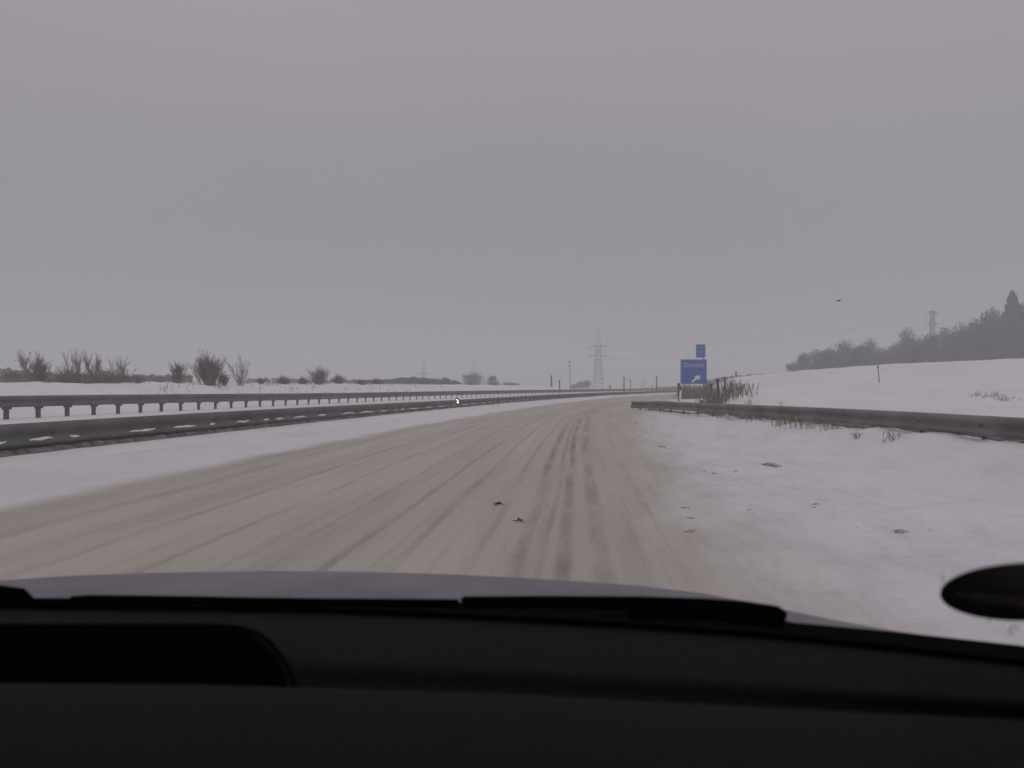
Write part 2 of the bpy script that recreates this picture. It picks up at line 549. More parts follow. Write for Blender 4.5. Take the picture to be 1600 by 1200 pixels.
# snow caught on the near guardrail
random.seed(5)
y = 12.0
inv = Vector(gl.location)
for k in range(34):
    ln = random.choice((.3, .5, .8, 1.5)) * random.uniform(.7, 1.3)
    bm = bmesh.new()
    x = nearx(y)
    pts, rad = [], []
    for i in range(6):
        yy = y + ln * i / 5
        pts.append(Vector((nearx(yy) + .125, yy, zn(yy) - .07 + random.uniform(-.014, .014))) - inv)
        rad.append(.004 + .020 * math.sin(math.pi * (i + .5) / 6) * random.uniform(.7, 1.2))
    tube(bm, pts, rad, 8)
    mk('snow_ridge', bm, M['snowlump'], gl, True)
    y += ln + random.uniform(.25, 1.7)
# rounded end terminal of the right guardrail
bm = bmesh.new()
pe = Vector((rightx(44), 44, zr(44))) - Vector(gr.location)
box(bm, pe + Vector((-.07, .2, -.08)), (.10, .5, .22))
bmesh.ops.bevel(bm, geom=bm.edges[:], offset=.05, segments=3, affect='EDGES')
mk('end_cap', bm, M['steel'], gr)

# slush line under the near barrier, darkened to paint in the rail's shadow
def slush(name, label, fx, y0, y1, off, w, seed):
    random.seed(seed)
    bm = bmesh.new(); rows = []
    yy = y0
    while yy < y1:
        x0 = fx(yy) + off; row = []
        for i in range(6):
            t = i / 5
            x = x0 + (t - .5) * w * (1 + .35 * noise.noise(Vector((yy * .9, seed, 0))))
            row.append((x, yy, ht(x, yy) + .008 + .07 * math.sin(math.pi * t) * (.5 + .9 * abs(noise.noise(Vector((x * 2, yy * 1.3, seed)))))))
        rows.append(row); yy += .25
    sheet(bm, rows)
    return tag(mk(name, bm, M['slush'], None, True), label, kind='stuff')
tag(slush('slush', 'dirty slush under the near left guardrail, the rail shade painted into it', nearx, 6, 110, .06, .30, 3), cat='slush')

# reflector on the near barrier, its white glow added as emission
ly = 47.5
lp = Vector((nearx(ly) + .10, ly, 0)); lp.z = CAMZ - (627 - HZ) / F * ly
lamp = empty('glowing_reflector', lp, 'small round white reflector with added glow, in a black housing on the left guardrail', 'reflector')
bm = bmesh.new()
bar(bm, (0, 0, 0), (0, -.06, 0), .125, .125, 20)
for v in bm.verts: v.co.z *= 1.35
mk('housing', bm, M['black_plastic'], lamp)
ml = bpy.data.materials.new('reflector_glow'); ml.use_nodes = True
bb = ml.node_tree.nodes['Principled BSDF']
bb.inputs['Base Color'].default_value = (.9, .88, .85, 1)
bb.inputs['Emission Color'].default_value = (1, .93, .9, 1); bb.inputs['Emission Strength'].default_value = 1.6
bm = bmesh.new()
bar(bm, (0, -.061, 0), (0, -.09, 0), .072, .06, 16)
for v in bm.verts: v.co.z *= 1.5; v.co.x += -v.co.z * .25
mk('lens', bm, ml, lamp)
bm = bmesh.new()
box(bm, (-.02, .02, -.2), (.05, .04, .28))
mk('bracket', bm, M['post'], lamp)

# ------------------------------------------------------------------ vegetation builders
def twig_mesh(seed, stems, h, spread, sub, r0=.03, lean=0.0, dense=1.0):
    rnd = random.Random(seed)
    bm = bmesh.new()
    def grow(p, d, L, r, lvl):
        n = 3
        q = p
        for i in range(n):
            dd = (d + Vector((rnd.uniform(-.18, .18), rnd.uniform(-.18, .18), rnd.uniform(-.05, .14)))).normalized()
            nq = q + dd * L / n
            bar(bm, q, nq, r * (1 - i / n * .7), r * (1 - (i + 1) / n * .7), 3, False)
            if lvl < sub:
                for k in range(rnd.randint(1, int(2 + dense))):
                    an = rnd.uniform(0, 2 * math.pi)
                    sd_ = (dd * 1.1 + Vector((math.cos(an), math.sin(an), rnd.uniform(-.1, .5))) * rnd.uniform(.35, .8)).normalized()
                    grow(q.lerp(nq, rnd.random()), sd_, L * rnd.uniform(.3, .55), max(r * .5, .006), lvl + 1)
            q = nq; d = dd
    for s in range(stems):
        an = rnd.uniform(0, 2 * math.pi); k = rnd.uniform(.05, spread)
        d = Vector((math.cos(an) * k + lean, math.sin(an) * k, 1)).normalized()
        b = Vector((rnd.gauss(0, .12), rnd.gauss(0, .12), -.05)) * (1 if stems > 1 else 0)
        grow(b, d, h * rnd.uniform(.65, 1.0), r0 * rnd.uniform(.7, 1.1), 0)
    zmax = max(v.co.z for v in bm.verts)
    for v in bm.verts: v.co *= h / zmax
    return bm

def place(name, me_parts, loc, sc, label, cat, group, rz=0.0):
    o = empty(name, loc, label, cat, group, rz)
    o.scale = sc
    for pn, me in me_parts:
        c = bpy.data.objects.new(pn, me); COL.objects.link(c); c.parent = o
    return o

def mesh_of(bm, name, mt, smooth=False):
    me = bpy.data.meshes.new(name); bm.to_mesh(me); bm.free(); me.materials.append(mt)
    return me

# shrubs, unit height 1 m scaled up (radii given at final scale ~3 m)
SH = []
for i, (st, spd, sub, dn) in enumerate([(11, .55, 2, 3.2), (18, .42, 2, 3), (8, .28, 2, 3.2), (10, .65, 2, 2.2), (24, .7, 2, 3.2)]):
    br = twig_mesh(40 + i, st, 1.0, spd, 2, r0=.010, dense=dn)
    SH.append(mesh_of(br, 'branches', M['twig']))

def shrub(px, ytop, ybase, wpx, var, D, label, group='bare shrubs on the left snowbank', seed=0):
    p = on(px, D)
    ztop = CAMZ - (ytop - HZ) / F * D
    h = max(.4, ztop - p.z)
    w = wpx / F * D
    me = SH[var]
    xs = [v.co.x for v in me.vertices]; span = max(xs) - min(xs)
    o = bpy.data.objects.new('bare_shrub', me); COL.objects.link(o)
    o.location = p; o.scale = (w / span, w / span, h); o.rotation_euler = (0, 0, 0)
    tag(o, label, 'shrub', group)
    return o

S = [
 (22, 578, 592, 50, 4, 66, 'low brown bare shrub at the far left end of the snowbank, at the left edge'),
 (52, 543, 592, 56, 0, 62, 'tall spreading bare shrub, leftmost tall one on the snowbank'),
 (62, 556, 592, 40, 1, 63, 'lower dense shrub leaning against the leftmost tall one on its right'),
 (103, 566, 600, 34, 2, 64, 'short loose bare shrub at the left end of the reddish brush'),
 (116, 541, 600, 40, 2, 64, 'slender upright bare shrub in the reddish brush, left one of the tall pair'),
 (147, 546, 600, 40, 0, 63, 'tall dark bare shrub in the reddish brush, right one of the tall pair'),
 (186, 553, 601, 38, 2, 64, 'thin bare shrub standing at the right end of the reddish brush'),
 (216, 584, 598, 40, 4, 72, 'low hazy brush between the thin shrub and the gap'),
 (250, 584, 598, 34, 3, 74, 'low sparse shrub just left of the pointed one'),
 (277, 560, 597, 36, 1, 66, 'medium pointed bare shrub left of the big bushy one'),
 (325, 543, 597, 62, 4, 62, 'big dense dark bushy shrub in the middle of the snowbank'),
 (328, 552, 597, 50, 1, 63, 'upright shrub growing within the big dense bushy one'),
 (350, 578, 597, 26, 4, 63, 'low reddish shrub at the right foot of the big dense one'),
 (376, 548, 594, 40, 3, 68, 'pale loose fan-shaped bare shrub right of the big dense one'),
 (408, 588, 597, 22, 4, 80, 'tiny bare shrub in the gap right of the pale fan-shaped one'),
 (444, 584, 598, 34, 4, 84, 'low flat-topped brown shrub left of the round dark bush'),
 (474, 585, 599, 24, 4, 86, 'small brown shrub close to the left of the round dark bush'),
 (530, 582, 600, 30, 4, 92, 'small rounded brown shrub right of the round dark bush'),
 (566, 591, 601, 34, 4, 100, 'faint low shrub right of the small rounded brown one'),
 (590, 589, 602, 34, 4, 104, 'faint low shrub at the left end of the dark hedge'),
]
for a in S: shrub(*a)
SH_dense = mesh_of(twig_mesh(77, 30, 1.0, .75, 2, r0=.012, dense=2.6), 'branches', M['twig'])
SH.append(SH_dense)
shrub(498, 568, 599, 42, 5, 88, 'round dark dense bush on the snowbank, alone between small brown shrubs')
shrub(500, 574, 599, 34, 5, 89, 'shorter dense bush just behind the round dark one')

# scrub / weeds as stuff
def stalks(name, mt, pts, hrange, per, label, seed, r=.02, leanx=.25, spread=.5):
    rnd = random.Random(seed)
    bm = bmesh.new()
    for p in pts:
        for k in range(per):
            b = Vector((p[0] + rnd.gauss(0, spread), p[1] + rnd.gauss(0, spread * 1.5), 0)); b.z = ht(b.x, b.y) - .03
            h = rnd.uniform(*hrange) * (p[2] if len(p) > 2 else 1)
            t = b + Vector((rnd.uniform(-leanx, leanx) * h, rnd.uniform(-leanx, leanx) * h, h))
            bar(bm, b, t, r, r * .4, 3, False)
            for q in range(2):
                m = b.lerp(t, rnd.uniform(.3, .9))
                bar(bm, m, m + Vector((rnd.uniform(-.3, .3) * h, rnd.uniform(-.2, .2) * h, rnd.uniform(.1, .35) * h)), r * .6, r * .3, 3, False)
    return tag(mk(name, bm, mt), label, kind='stuff')
pts = [on(px, 60) for px in range(88, 196, 2)]
tag(stalks('dry_brush', M['brush'], [(p.x, p.y) for p in pts], (.15, 1.0), 13, 'reddish brown dry brush at the foot of the shrubs on the left snowbank', 11, .02, .4, .35), cat='brush')
pts = [on(px, 62) for px in range(-20, 60, 3)]
tag(stalks('dry_grass', M['weed'], [(p.x, p.y, .7) for p in pts], (.2, .6), 26, 'sparse snowy weeds at the left end of the snowbank', 12, .02, .4, .7), cat='grass')
rn = random.Random(8)
pts = []
for i in range(260):
    px = rn.uniform(200, 700); D = rn.uniform(52, 95) + max(0, px - 350) * .13
    p = on(px, D)
    if p.x - cv(D) < -24.2: pts.append((p.x, p.y, rn.uniform(.4, 1.3)))
tag(stalks('dry_weeds', M['weed'], pts, (.12, .38), 4, 'dry weeds poking through the snow of the left bank', 13, .016, .6, .25), cat='weeds')

# ------------------------------------------------------------------ trees
def crown_mesh(seed, w, h, n, size, mt, kind='round'):
    rnd = random.Random(seed)
    bm = bmesh.new()
    blobs = []
    if kind == 'round':
        for i in range(9):
            a = rnd.uniform(0, 6.28); rr = rnd.uniform(0, .36) * w
            blobs.append((Vector((math.cos(a) * rr, math.sin(a) * rr, rnd.uniform(.32, .80) * h)), rnd.uniform(.16, .26) * w, rnd.uniform(.12, .2) * h))
        blobs.append((Vector((0, 0, .83 * h)), .2 * w, .17 * h))
        blobs.append((Vector((0, 0, .4 * h)), .42 * w, .25 * h))
    for i in range(n):
        if kind == 'round':
            c, rw, rh = rnd.choice(blobs)
            v = Vector((rnd.gauss(0, 1), rnd.gauss(0, 1), rnd.gauss(0, 1))).normalized() * rnd.random() ** .45
            v *= 1 + abs(rnd.gauss(0, .28)); p = c + Vector((v.x * rw, v.y * rw, v.z * rh))
        else:
            t = rnd.random() ** .75
            tier = (math.sin(t * 70) * .5 + .5) * .3 + .7
            rr = (1 - t) ** .72 * w * .56 * tier * rnd.random() ** .5; a = rnd.uniform(0, 6.28)
            p = Vector((math.cos(a) * rr, math.sin(a) * rr, (.08 + .92 * t) * h - rr * .18))
        d = Vector((rnd.gauss(0, 1), rnd.gauss(0, 1), rnd.gauss(0, .7))).normalized()
        s = d.cross(Vector((rnd.gauss(0, 1), rnd.gauss(0, 1), rnd.gauss(0, 1)))).normalized()
        L = size * rnd.uniform(.5, 1.4); W = size * rnd.uniform(.12, .34)
        a_ = bm.verts.new(p - d * L * .5); b_ = bm.verts.new(p + s * W); c_ = bm.verts.new(p + d * L * .5); d_ = bm.verts.new(p - s * W)
        bm.faces.new((a_, b_, c_, d_))
    return mesh_of(bm, 'crown', mt)

def trunk_mesh(seed, w, h, mt, conifer=False):
    rnd = random.Random(seed)
    bm = bmesh.new()
    top = .95 if conifer else .55
    bar(bm, (0, 0, -.5), (0, 0, top * h), .025 * h, .008 * h, 7)
    if not conifer:
        for i in range(12):
            z = rnd.uniform(.15, .5) * h; a = i * 2.4
            e_ = Vector((math.cos(a) * w * .38, math.sin(a) * w * .38, z + rnd.uniform(.15, .4) * h))
            mid = Vector((0, 0, z)).lerp(e_, .5) + Vector((0, 0, -.02 * h))
            bar(bm, (0, 0, z), mid, .009 * h, .006 * h, 4); bar(bm, mid, e_, .006 * h, .002 * h, 4)
            for k in range(4):
                f = e_ + Vector((rnd.gauss(0, .1) * w, rnd.gauss(0, .1) * w, rnd.uniform(.03, .18) * h))
                bar(bm, mid.lerp(e_, rnd.uniform(.2, .9)), f, .003 * h, .001 * h, 3)
    return mesh_of(bm, 'trunk', mt)

T = [(trunk_mesh(i, 10, 12, M['bark']), crown_mesh(60 + i, 9, 12, 6500, .50, M['crown'] if i % 2 == 0 else M['crown_b'])) for i in range(4)]
TC = (trunk_mesh(9, 7, 16, M['bark'], True), crown_mesh(80, 7, 16, 5200, .6, M['conifer'], 'cone'))

def tree(px, ytop, wpx, D, var, label, cat='tree', group='trees behind the snowy hill on the right', name='bare_tree', rz=0):
    p = on(px, D)
    h = CAMZ - (ytop - HZ) / F * D - p.z
    w = wpx / F * D
    if var == 'c':
        o = place('conifer_tree', [('trunk', TC[0]), ('crown', TC[1])], p, (w / 7, w / 7, h / 16), label, cat, group, rz)
    else:
        o = place(name, [('trunk', T[var][0]), ('crown', T[var][1])], p, (w / 6.6, w / 6.6, h / 12), label, cat, group, rz)
    return o

TR = [
 (1240, 566, 18, 230, 1, 'small pale tree at the far left tip of the wood on the hill'),
 (1256, 552, 26, 226, 3, 'thin open tree, second from the left tip of the wood'),
 (1276, 546, 30, 228, 1, 'loose bare tree with a ragged top, third from the left tip of the wood'),
 (1296, 544, 30, 224, 3, 'loose tree just left of the long dense clump of the wood'),
 (1320, 533, 44, 222, 0, 'broad round tree forming the left shoulder of the dense clump'),
 (1342, 541, 40, 216, 2, 'lower round tree between the two shoulders of the dense clump'),
 (1359, 531, 38, 222, 0, 'round tree forming the right shoulder of the dense clump'),
 (1378, 544, 34, 226, 1, 'low tree at the dip in the tree line, above the thin field post'),
 (1396, 540, 30, 232, 2, 'low faint tree in the dip left of the lone tall round tree'),
 (1418, 514, 38, 226, 0, 'tall round-headed tree standing clear between the dip and the distant pylon'),
 (1436, 530, 30, 228, 3, 'low tree filling the notch right of the tall round-headed one'),
 (1455, 522, 40, 218, 2, 'dark tree right under the distant pylon'),
 (1478, 513, 44, 216, 1, 'reddish tree just right of the distant pylon'),
 (1503, 507, 46, 214, 0, 'wide tree left of the step up in the wood'),
 (1524, 500, 40, 212, 3, 'tree at the step up towards the tallest part of the wood'),
 (1548, 484, 48, 206, 2, 'tall dark round tree left of the pointed conifer'),
 (1566, 496, 50, 200, 0, 'lower dark tree in front of the pointed conifer'),
 (1582, 455, 74, 208, 'c', 'tall pointed conifer rising highest above the wood at the right edge'),
 (1602, 474, 54, 204, 2, 'big dark tree cut by the right edge of the photo'),
 (1592, 505, 60, 196, 0, 'wide low dark tree below the pointed conifer, at the right edge'),
 (1535, 520, 56, 200, 2, 'wide low tree filling the front of the tallest part of the wood'),
 (1487, 528, 60, 204, 0, 'wide low tree in front right of the distant pylon'),
 (1440, 543, 54, 210, 2, 'wide low tree in front left of the distant pylon'),
 (1330, 552, 60, 210, 1, 'wide low tree in front of the left shoulder of the dense clump'),
 (1285, 562, 50, 216, 2, 'wide low tree in front of the thin trees at the left of the wood'),
 (1388, 556, 56, 212, 0, 'wide low tree at the foot of the dip in the tree line'),
 (1630, 470, 60, 206, 1, 'brown tree just outside the right edge, its branches reaching in'),
]
for i, a in enumerate(TR): tree(*a, rz=i * 1.3)
TL = [
 (740, 583, 30, 260, 1, 'faint wide tree under the right one of the two small far pylons'),
 (770, 587, 20, 250, 3, 'pale rounded-pointed tree alone on the skyline left of the road bend'),
 (790, 597, 18, 255, 1, 'small low tree, left one of the pair right of the pointed tree'),
 (801, 598, 18, 255, 3, 'small low tree, right one of the pair right of the pointed tree'),
 (714, 600, 34, 240, 2, 'low dark tree at the right end of the dark hedge'),
 (724, 604, 26, 235, 0, 'lowest dark tree sloping down at the right end of the dark hedge'),
 (752, 600, 12, 240, 'c', 'tiny pointed conifer left of the pale rounded-pointed tree'),
 (898, 600, 12, 330, 1, 'small faint tree at the left foot of the big pylon'),
 (908, 596, 16, 330, 3, 'faint middle tree of the clump left of the big pylon'),
 (916, 594, 14, 330, 2, 'faint taller tree of the clump left of the big pylon'),
 (840, 604, 14, 260, 1, 'tiny low bush on the horizon left of the dark posts'),
 (820, 606, 22, 260, 3, 'flat low bush on the horizon above the guardrails'),
]
for i, a in enumerate(TL): tree(*a, group='far trees near the road bend', rz=i * 2.1)

# far low woods / hedges that read as one mass
def hedge(name, pxs, tops, D, mt, label, n, size, seed):
    rnd = random.Random(seed); bm = bmesh.new()
    for i in range(n):
        px = rnd.uniform(pxs[0], pxs[1])
        d = D + rnd.uniform(-4, 4)
        p = on(px, d)
        zt = CAMZ - (interp(tops, px) - HZ) / F * d + .35 * noise.noise(Vector((px * .12, seed, 0)))
        z = p.z + (zt - p.z) * rnd.random() ** .8
        c = Vector((p.x, p.y, z))
        dd = Vector((rnd.gauss(0, 1), rnd.gauss(0, 1), rnd.gauss(0, 1))).normalized()
        s = dd.cross(Vector((rnd.gauss(0, 1), rnd.gauss(0, 1), rnd.gauss(0, 1)))).normalized()
        L = size * rnd.uniform(.5, 1.4); W = L * .3
        bm.faces.new([bm.verts.new(q) for q in (c - dd * L * .5, c + s * W, c + dd * L * .5, c - s * W)])
    return tag(mk(name, bm, mt), label, 'hedge', kind='stuff')
hedge('hedge', (596, 735), [(596, 595), (625, 591), (650, 590), (680, 593), (700, 592), (715, 597), (735, 607)], 200, M['crown'], 'long low dark hedge on top of the snowbank below the two far pylons', 9000, .5, 4)
hedge('far_scrub', (700, 1062), [(700, 606), (800, 608), (860, 609), (960, 609.5), (1062, 604)], 270, M['crown_b'], 'thin brown scrub along the horizon behind the guardrails', 6000, .5, 5)
hedge('far_woods', (1100, 1250), [(1100, 596), (1130, 590), (1170, 586), (1215, 583), (1250, 580)], 260, M['crown_b'], 'faint far scrub along the crest of the snowy hill right of the sign', 5000, .6, 6)
hedge('far_skyline_scrub', (385, 600), [(385, 592), (450, 593), (520, 594), (600, 594)], 190, M['crown_b'], 'faint brown scrub on the horizon behind the small shrubs of the snowbank', 2600, .6, 7)
hedge('left_skyline_scrub', (-30, 300), [(-30, 574), (20, 578), (60, 584), (150, 586), (300, 588)], 150, M['crown_b'], 'faint brown scrub on the horizon behind the tall shrubs at the left', 4200, .6, 17)

# ------------------------------------------------------------------ pylons and wires
def pylon(px, ytop, D, arms, bw, tw, label, thick=.16, shoulder=None, rz=0.0, spike=True):
    p = on(px, D)
    H = CAMZ - (ytop - HZ) / F * D - p.z
    root = empty('lattice_pylon', p, label, 'pylon', 'pylons of the power lines', rz)
    zs = [CAMZ - (a[0] - HZ) / F * D - p.z for a in arms]
    zsh = max(zs) + .015 * H
    bm = bmesh.new()
    def half(z):
        return (bw + (tw - bw) * min(1, z / zsh)) / 2
    nlev = 11
    lv = [zsh * (i / nlev) ** .85 for i in range(nlev + 1)]
    for a, b in zip(lv, lv[1:]):
        ha, hb = half(a), half(b)
        ca = [Vector((sx * ha, sy * ha, a)) for sx, sy in ((-1, -1), (1, -1), (1, 1), (-1, 1))]
        cb = [Vector((sx * hb, sy * hb, b)) for sx, sy in ((-1, -1), (1, -1), (1, 1), (-1, 1))]
        for i in range(4):
            j = (i + 1) % 4
            bar(bm, ca[i], cb[i], thick, thick, 4)
            bar(bm, ca[i], cb[j], thick * .6, None, 4); bar(bm, ca[j], cb[i], thick * .6, None, 4)
            bar(bm, cb[i], cb[j], thick * .6, None, 4)
    mk('tower', bm, M['pylon'], root)
    bm = bmesh.new()
    h = half(zsh)
    for sx, sy in ((-1, -1), (1, -1), (1, 1), (-1, 1)):
        bar(bm, (sx * h, sy * h, zsh), (0, 0, H), thick * .9, thick * .5, 4)
    for k in (.25, .5):
        z = zsh + (H - zsh) * k; hh = h * (1 - k)
        for (a, b), (c_, d) in (((-1, -1), (1, -1)), ((1, -1), (1, 1)), ((1, 1), (-1, 1)), ((-1, 1), (-1, -1))):
            bar(bm, (a * hh, b * hh, z), (c_ * hh, d * hh, z), thick * .6, None, 4)
    mk('peak', bm, M['pylon'], root)
    for (ya, wa), z in zip(arms, zs):
        for s in (-1, 1):
            bm = bmesh.new()
            hx = half(z); L = wa / F * D
            tip = Vector((s * L, 0, z - .015 * H))
            for sy in (-1, 1):
                bar(bm, (s * hx, sy * hx, z), tip, thick * .8, thick * .5, 4)
                bar(bm, (s * hx, sy * hx, z + .022 * H), tip, thick * .8, thick * .5, 4)
            for k in range(1, 5):
                a = Vector((s * hx, hx, z)).lerp(tip, k / 5); b = Vector((s * hx, -hx, z)).lerp(tip, k / 5)
                bar(bm, a, b, thick * .5, None, 4)
            arm = mk('crossarm', bm, M['pylon'], root)
            bm = bmesh.new()
            for f in (.95, .55):
                q = Vector((s * (hx + (L - hx) * f), 0, z - .012 * H))
                bar(bm, q, q - Vector((0, 0, .045 * H)), thick * .6, thick * .4, 5)
            mk('insulator', bm, M['wire'], arm)
    root['arm_z'] = 0
    del root['arm_z']
    return p, H, zs, [a[1] / F * D for a in arms]

P1 = pylon(935, 511, 470, [(541, 17), (556, 18)], 4.6, 2.2, 'big grey lattice pylon in the centre, its top highest above the road bend', .17, rz=-.1)
P2 = pylon(740, 560, 640, [(582, 14), (591, 10)], 5, 2.0, 'right one of the two small faint pylons left of centre', .22)
P3 = pylon(662, 561, 640, [(583, 13), (592, 16)], 5, 1.8, 'left one of the two small faint pylons left of centre', .22)
P4 = pylon(1457, 485, 330, [(488, 8), (505, 8)], 2.2, .9, 'faint slim pylon sticking out of the wood on the right', .10)
P5 = pylon(1005, 592, 820, [(596, 5), (600, 6)], 4, 1.6, 'tiny faint pylon on the horizon right of the big one', .22)

def span(A, B, label):
    root = empty('power_line', A[0], label, 'power line', 'power lines between the pylons')
    inv = Vector(A[0])
    for k in range(2):
        for s in (-1, 1):
            a = A[0] + Vector((s * A[3][k] * .95, 0, A[2][k] - .06 * A[1])); b = B[0] + Vector((s * B[3][k] * .95, 0, B[2][k] - .06 * B[1]))
            pts = []
            for i in range(25):
                t = i / 24
                q = a.lerp(b, t); q.z -= 4 * 3.0 * t * (1 - t)
                pts.append(q - inv)
            bm = bmesh.new(); tube(bm, pts, .024, 4)
            mk('conductor', bm, M['wire'], root)
span(P1, P4, 'thin wires from the big central pylon to the pylon in the wood')
span(P1, P2, 'faint wires from the big central pylon to the small pylons on the left')
span(P2, P3, 'faint wires between the two small pylons left of centre')

# ------------------------------------------------------------------ posts and masts
def post(px, ytop, ybase, D, w, label, mt, name='marker_post', cat='post', group='dark posts along the road bend', cap=True, lean=0.0):
    p = on(px, D)
    zb = min(p.z, CAMZ - (ybase - HZ) / F * D)
    zt = CAMZ - (ytop - HZ) / F * D
    root = empty(name, (p.x, p.y, p.z), label, cat, group)
    bm = bmesh.new()
    h = zt - p.z
    bar(bm, (0, 0, -.3), (lean * h, 0, h), w, w * .85, 8)
    mk('shaft', bm, mt, root)
    if cap:
        bm = bmesh.new()
        bar(bm, (lean * h * .9, 0, h * .92), (lean * h, 0, h + .02), w * 1.35, w * 1.2, 8)
        mk('cap', bm, mt, root)
    return root
post(845, 603, 611, 175, .10, 'short dark post left of the tall dark one before the big pylon', M['dark_pole'])
post(862, 587, 611, 160, .13, 'tallest dark post, left of the faint lamp mast', M['dark_pole'], lean=-.04)
post(875, 594, 612, 150, .10, 'dark post with a white foot, next to the tallest one', M['dark_pole'], lean=-.05)
post(975, 590, 608, 170, .11, 'dark post right of the big pylon, left one of two', M['dark_pole'])
post(985, 593, 608, 175, .10, 'slimmer dark post right of the big pylon, right one of two', M['grey_pole'])
post(1026, 588, 608, 180, .11, 'dark post standing alone left of the blue sign', M['dark_pole'])
post(1019, 602, 608, 180, .09, 'very short post beside the lone one left of the blue sign', M['grey_pole'])

mp = on(890, 240)
mast = empty('lamp_mast', mp, 'tall pale grey mast with a small head left of the big pylon', 'mast')
hm = CAMZ - (565 - HZ) / F * 240 - mp.z
bm = bmesh.new(); bar(bm, (.25, 0, -.3), (0, 0, hm), .13, .08, 8); mk('shaft', bm, M['grey_pole'], mast)
bm = bmesh.new(); box(bm, (-.1, 0, hm), (.55, .35, .3)); box(bm, (.05, 0, hm - 1.1), (.35, .3, .2)); mk('head', bm, M['dark_pole'], mast)

rp = on(953, 185)
rs = empty('red_marker', rp, 'tiny red marker plate on a post right of the foot of the big pylon', 'marker')
hr = CAMZ - (602 - HZ) / F * 185 - rp.z
bm = bmesh.new(); bar(bm, (0, 0, -.2), (0, 0, hr), .05, None, 6); mk('shaft', bm, M['grey_pole'], rs)
bm = bmesh.new(); box(bm, (0, -.07, hr - .25), (.38, .04, .55)); mk('plate', bm, M['red_paint'], rs)

# delineator at the exit nose
dp = hit(1022, 626)
dl = empty('delineator_post', on(1022, 46), 'short grey delineator post behind the tip of the right guardrail', 'delineator')
bm = bmesh.new()
for z0, z1, w in ((-.1, .50, .06), (.50, .62, .05)):
    bar(bm, (0, 0, z0), (0, 0, z1), w * .8, w * .7, 6)
mk('shaft', bm, M['white_plastic'], dl)
bm = bmesh.new(); bar(bm, (0, 0, .36), (0, 0, .50), .055, .053, 6); mk('black_band', bm, M['black_plastic'], dl)

# leaning post in the field
fp = hit(1374.5, 598, 16)
print('field post', fp)
D = fp.y
ftop = at(1371.5, 572, D)
fr = empty('field_post', fp, 'thin grey post leaning slightly on the snowy slope below the wood', 'post')
bm = bmesh.new(); v1 = Vector((ftop.x, D, ftop.z)) - fp
bar(bm, (0, 0, -.1), v1, .028, .026, 6); mk('shaft', bm, M['grey_pole'], fr)
bm = bmesh.new(); bar(bm, v1 * .9, v1 * 1.02, .042, .040, 6); mk('cap', bm, M['dark_pole'], fr)
post(1150, 581, 592, 120, .10, 'small dark post on the crest of the hill right of the blue sign', M['dark_pole'], group=None)

# ------------------------------------------------------------------ blue exit sign
D = 100.0
sp = on(1084, D)
sg = empty('exit_sign', sp, 'blue motorway exit sign with a white arrow and a small number panel on top', 'road sign', rz=R(-4))
def sx(px): return (px - 1084) / F * D
def sz(py): return CAMZ - (py - HZ) / F * D - sp.z
def panel(name, x0, x1, y0, y1, skew=0.0, yoff=0.0):
    bm = bmesh.new()
    cx, cz = (sx(x0) + sx(x1)) / 2, (sz(y0) + sz(y1)) / 2
    w, h = sx(x1) - sx(x0), sz(y0) - sz(y1)
    box(bm, (cx, yoff, cz), (w, .06, h))
    bmesh.ops.bevel(bm, geom=[e_ for e_ in bm.edges if abs((e_.verts[0].co - e_.verts[1].co).y) > .01], offset=.05, segments=3, affect='EDGES')
    o = mk(name, bm, M['sign_blue'], sg)
    # white border strips
    bm = bmesh.new()
    for a, b, c_, d in ((-w / 2 + .05, w / 2 - .05, h / 2 - .065, h / 2 - .045), (-w / 2 + .05, w / 2 - .05, -h / 2 + .045, -h / 2 + .065)):
        box(bm, (cx, yoff - .033, cz + (c_ + d) / 2), (b - a, .006, d - c_))
    for s in (-1, 1):
        box(bm, (cx + s * (w / 2 - .055), yoff - .033, cz), (.02, .006, h - .13))
    mk('border', bm, M['sign_dim'], o)
    return o, cx, cz, w, h
pm, cx, cz, w, h = panel('main_panel', 1063.5, 1104, 561.5, 600)
pt, tx, tz, tw_, th_ = panel('number_panel', 1087.5, 1102, 538, 559)
def text(name, s, x, z, size, mt, parent, yoff):
    cu = bpy.data.curves.new(name, 'FONT'); cu.body = s; cu.size = size; cu.align_x = 'CENTER'; cu.align_y = 'CENTER'; cu.extrude = .004; cu.offset = .006
    to = bpy.data.objects.new(name + '_tmp', cu); COL.objects.link(to)
    dg = bpy.context.evaluated_depsgraph_get(); dg.update()
    me = bpy.data.meshes.new_from_object(to.evaluated_get(dg))
    me.materials.clear(); me.materials.append(mt)
    bpy.data.objects.remove(to)
    o = bpy.data.objects.new(name, me); COL.objects.link(o); o.parent = parent
    o.location = (x, yoff, z); o.rotation_euler = (R(90), 0, 0)
    return o
text('lettering', 'Dresden', cx + .05, sz(570.5), .62, M['sign_dim'], pm, -.04)
bm = bmesh.new()      # exit arrow: short shaft and head pointing up to the right
def poly(pts, y):
    a = [bm.verts.new((sx(x), y, sz(z))) for x, z in pts]
    b = [bm.verts.new((sx(x), y + .008, sz(z))) for x, z in pts]
    bm.faces.new(a); bm.faces.new(b[::-1])
    for i in range(len(pts)):
        j = (i + 1) % len(pts); bm.faces.new((a[i], b[i], b[j], a[j]))
poly([(1079.8, 596.6), (1086.3, 590.2), (1084.6, 588.0), (1094.2, 586.2), (1092.6, 593.6), (1090.2, 592.4), (1088.2, 592.9), (1082.0, 598.0)], -.045)
mk('arrow', bm, M['sign_white'], pm)
bm = bmesh.new()      # junction symbol on the small panel: a curved fork and a line above it
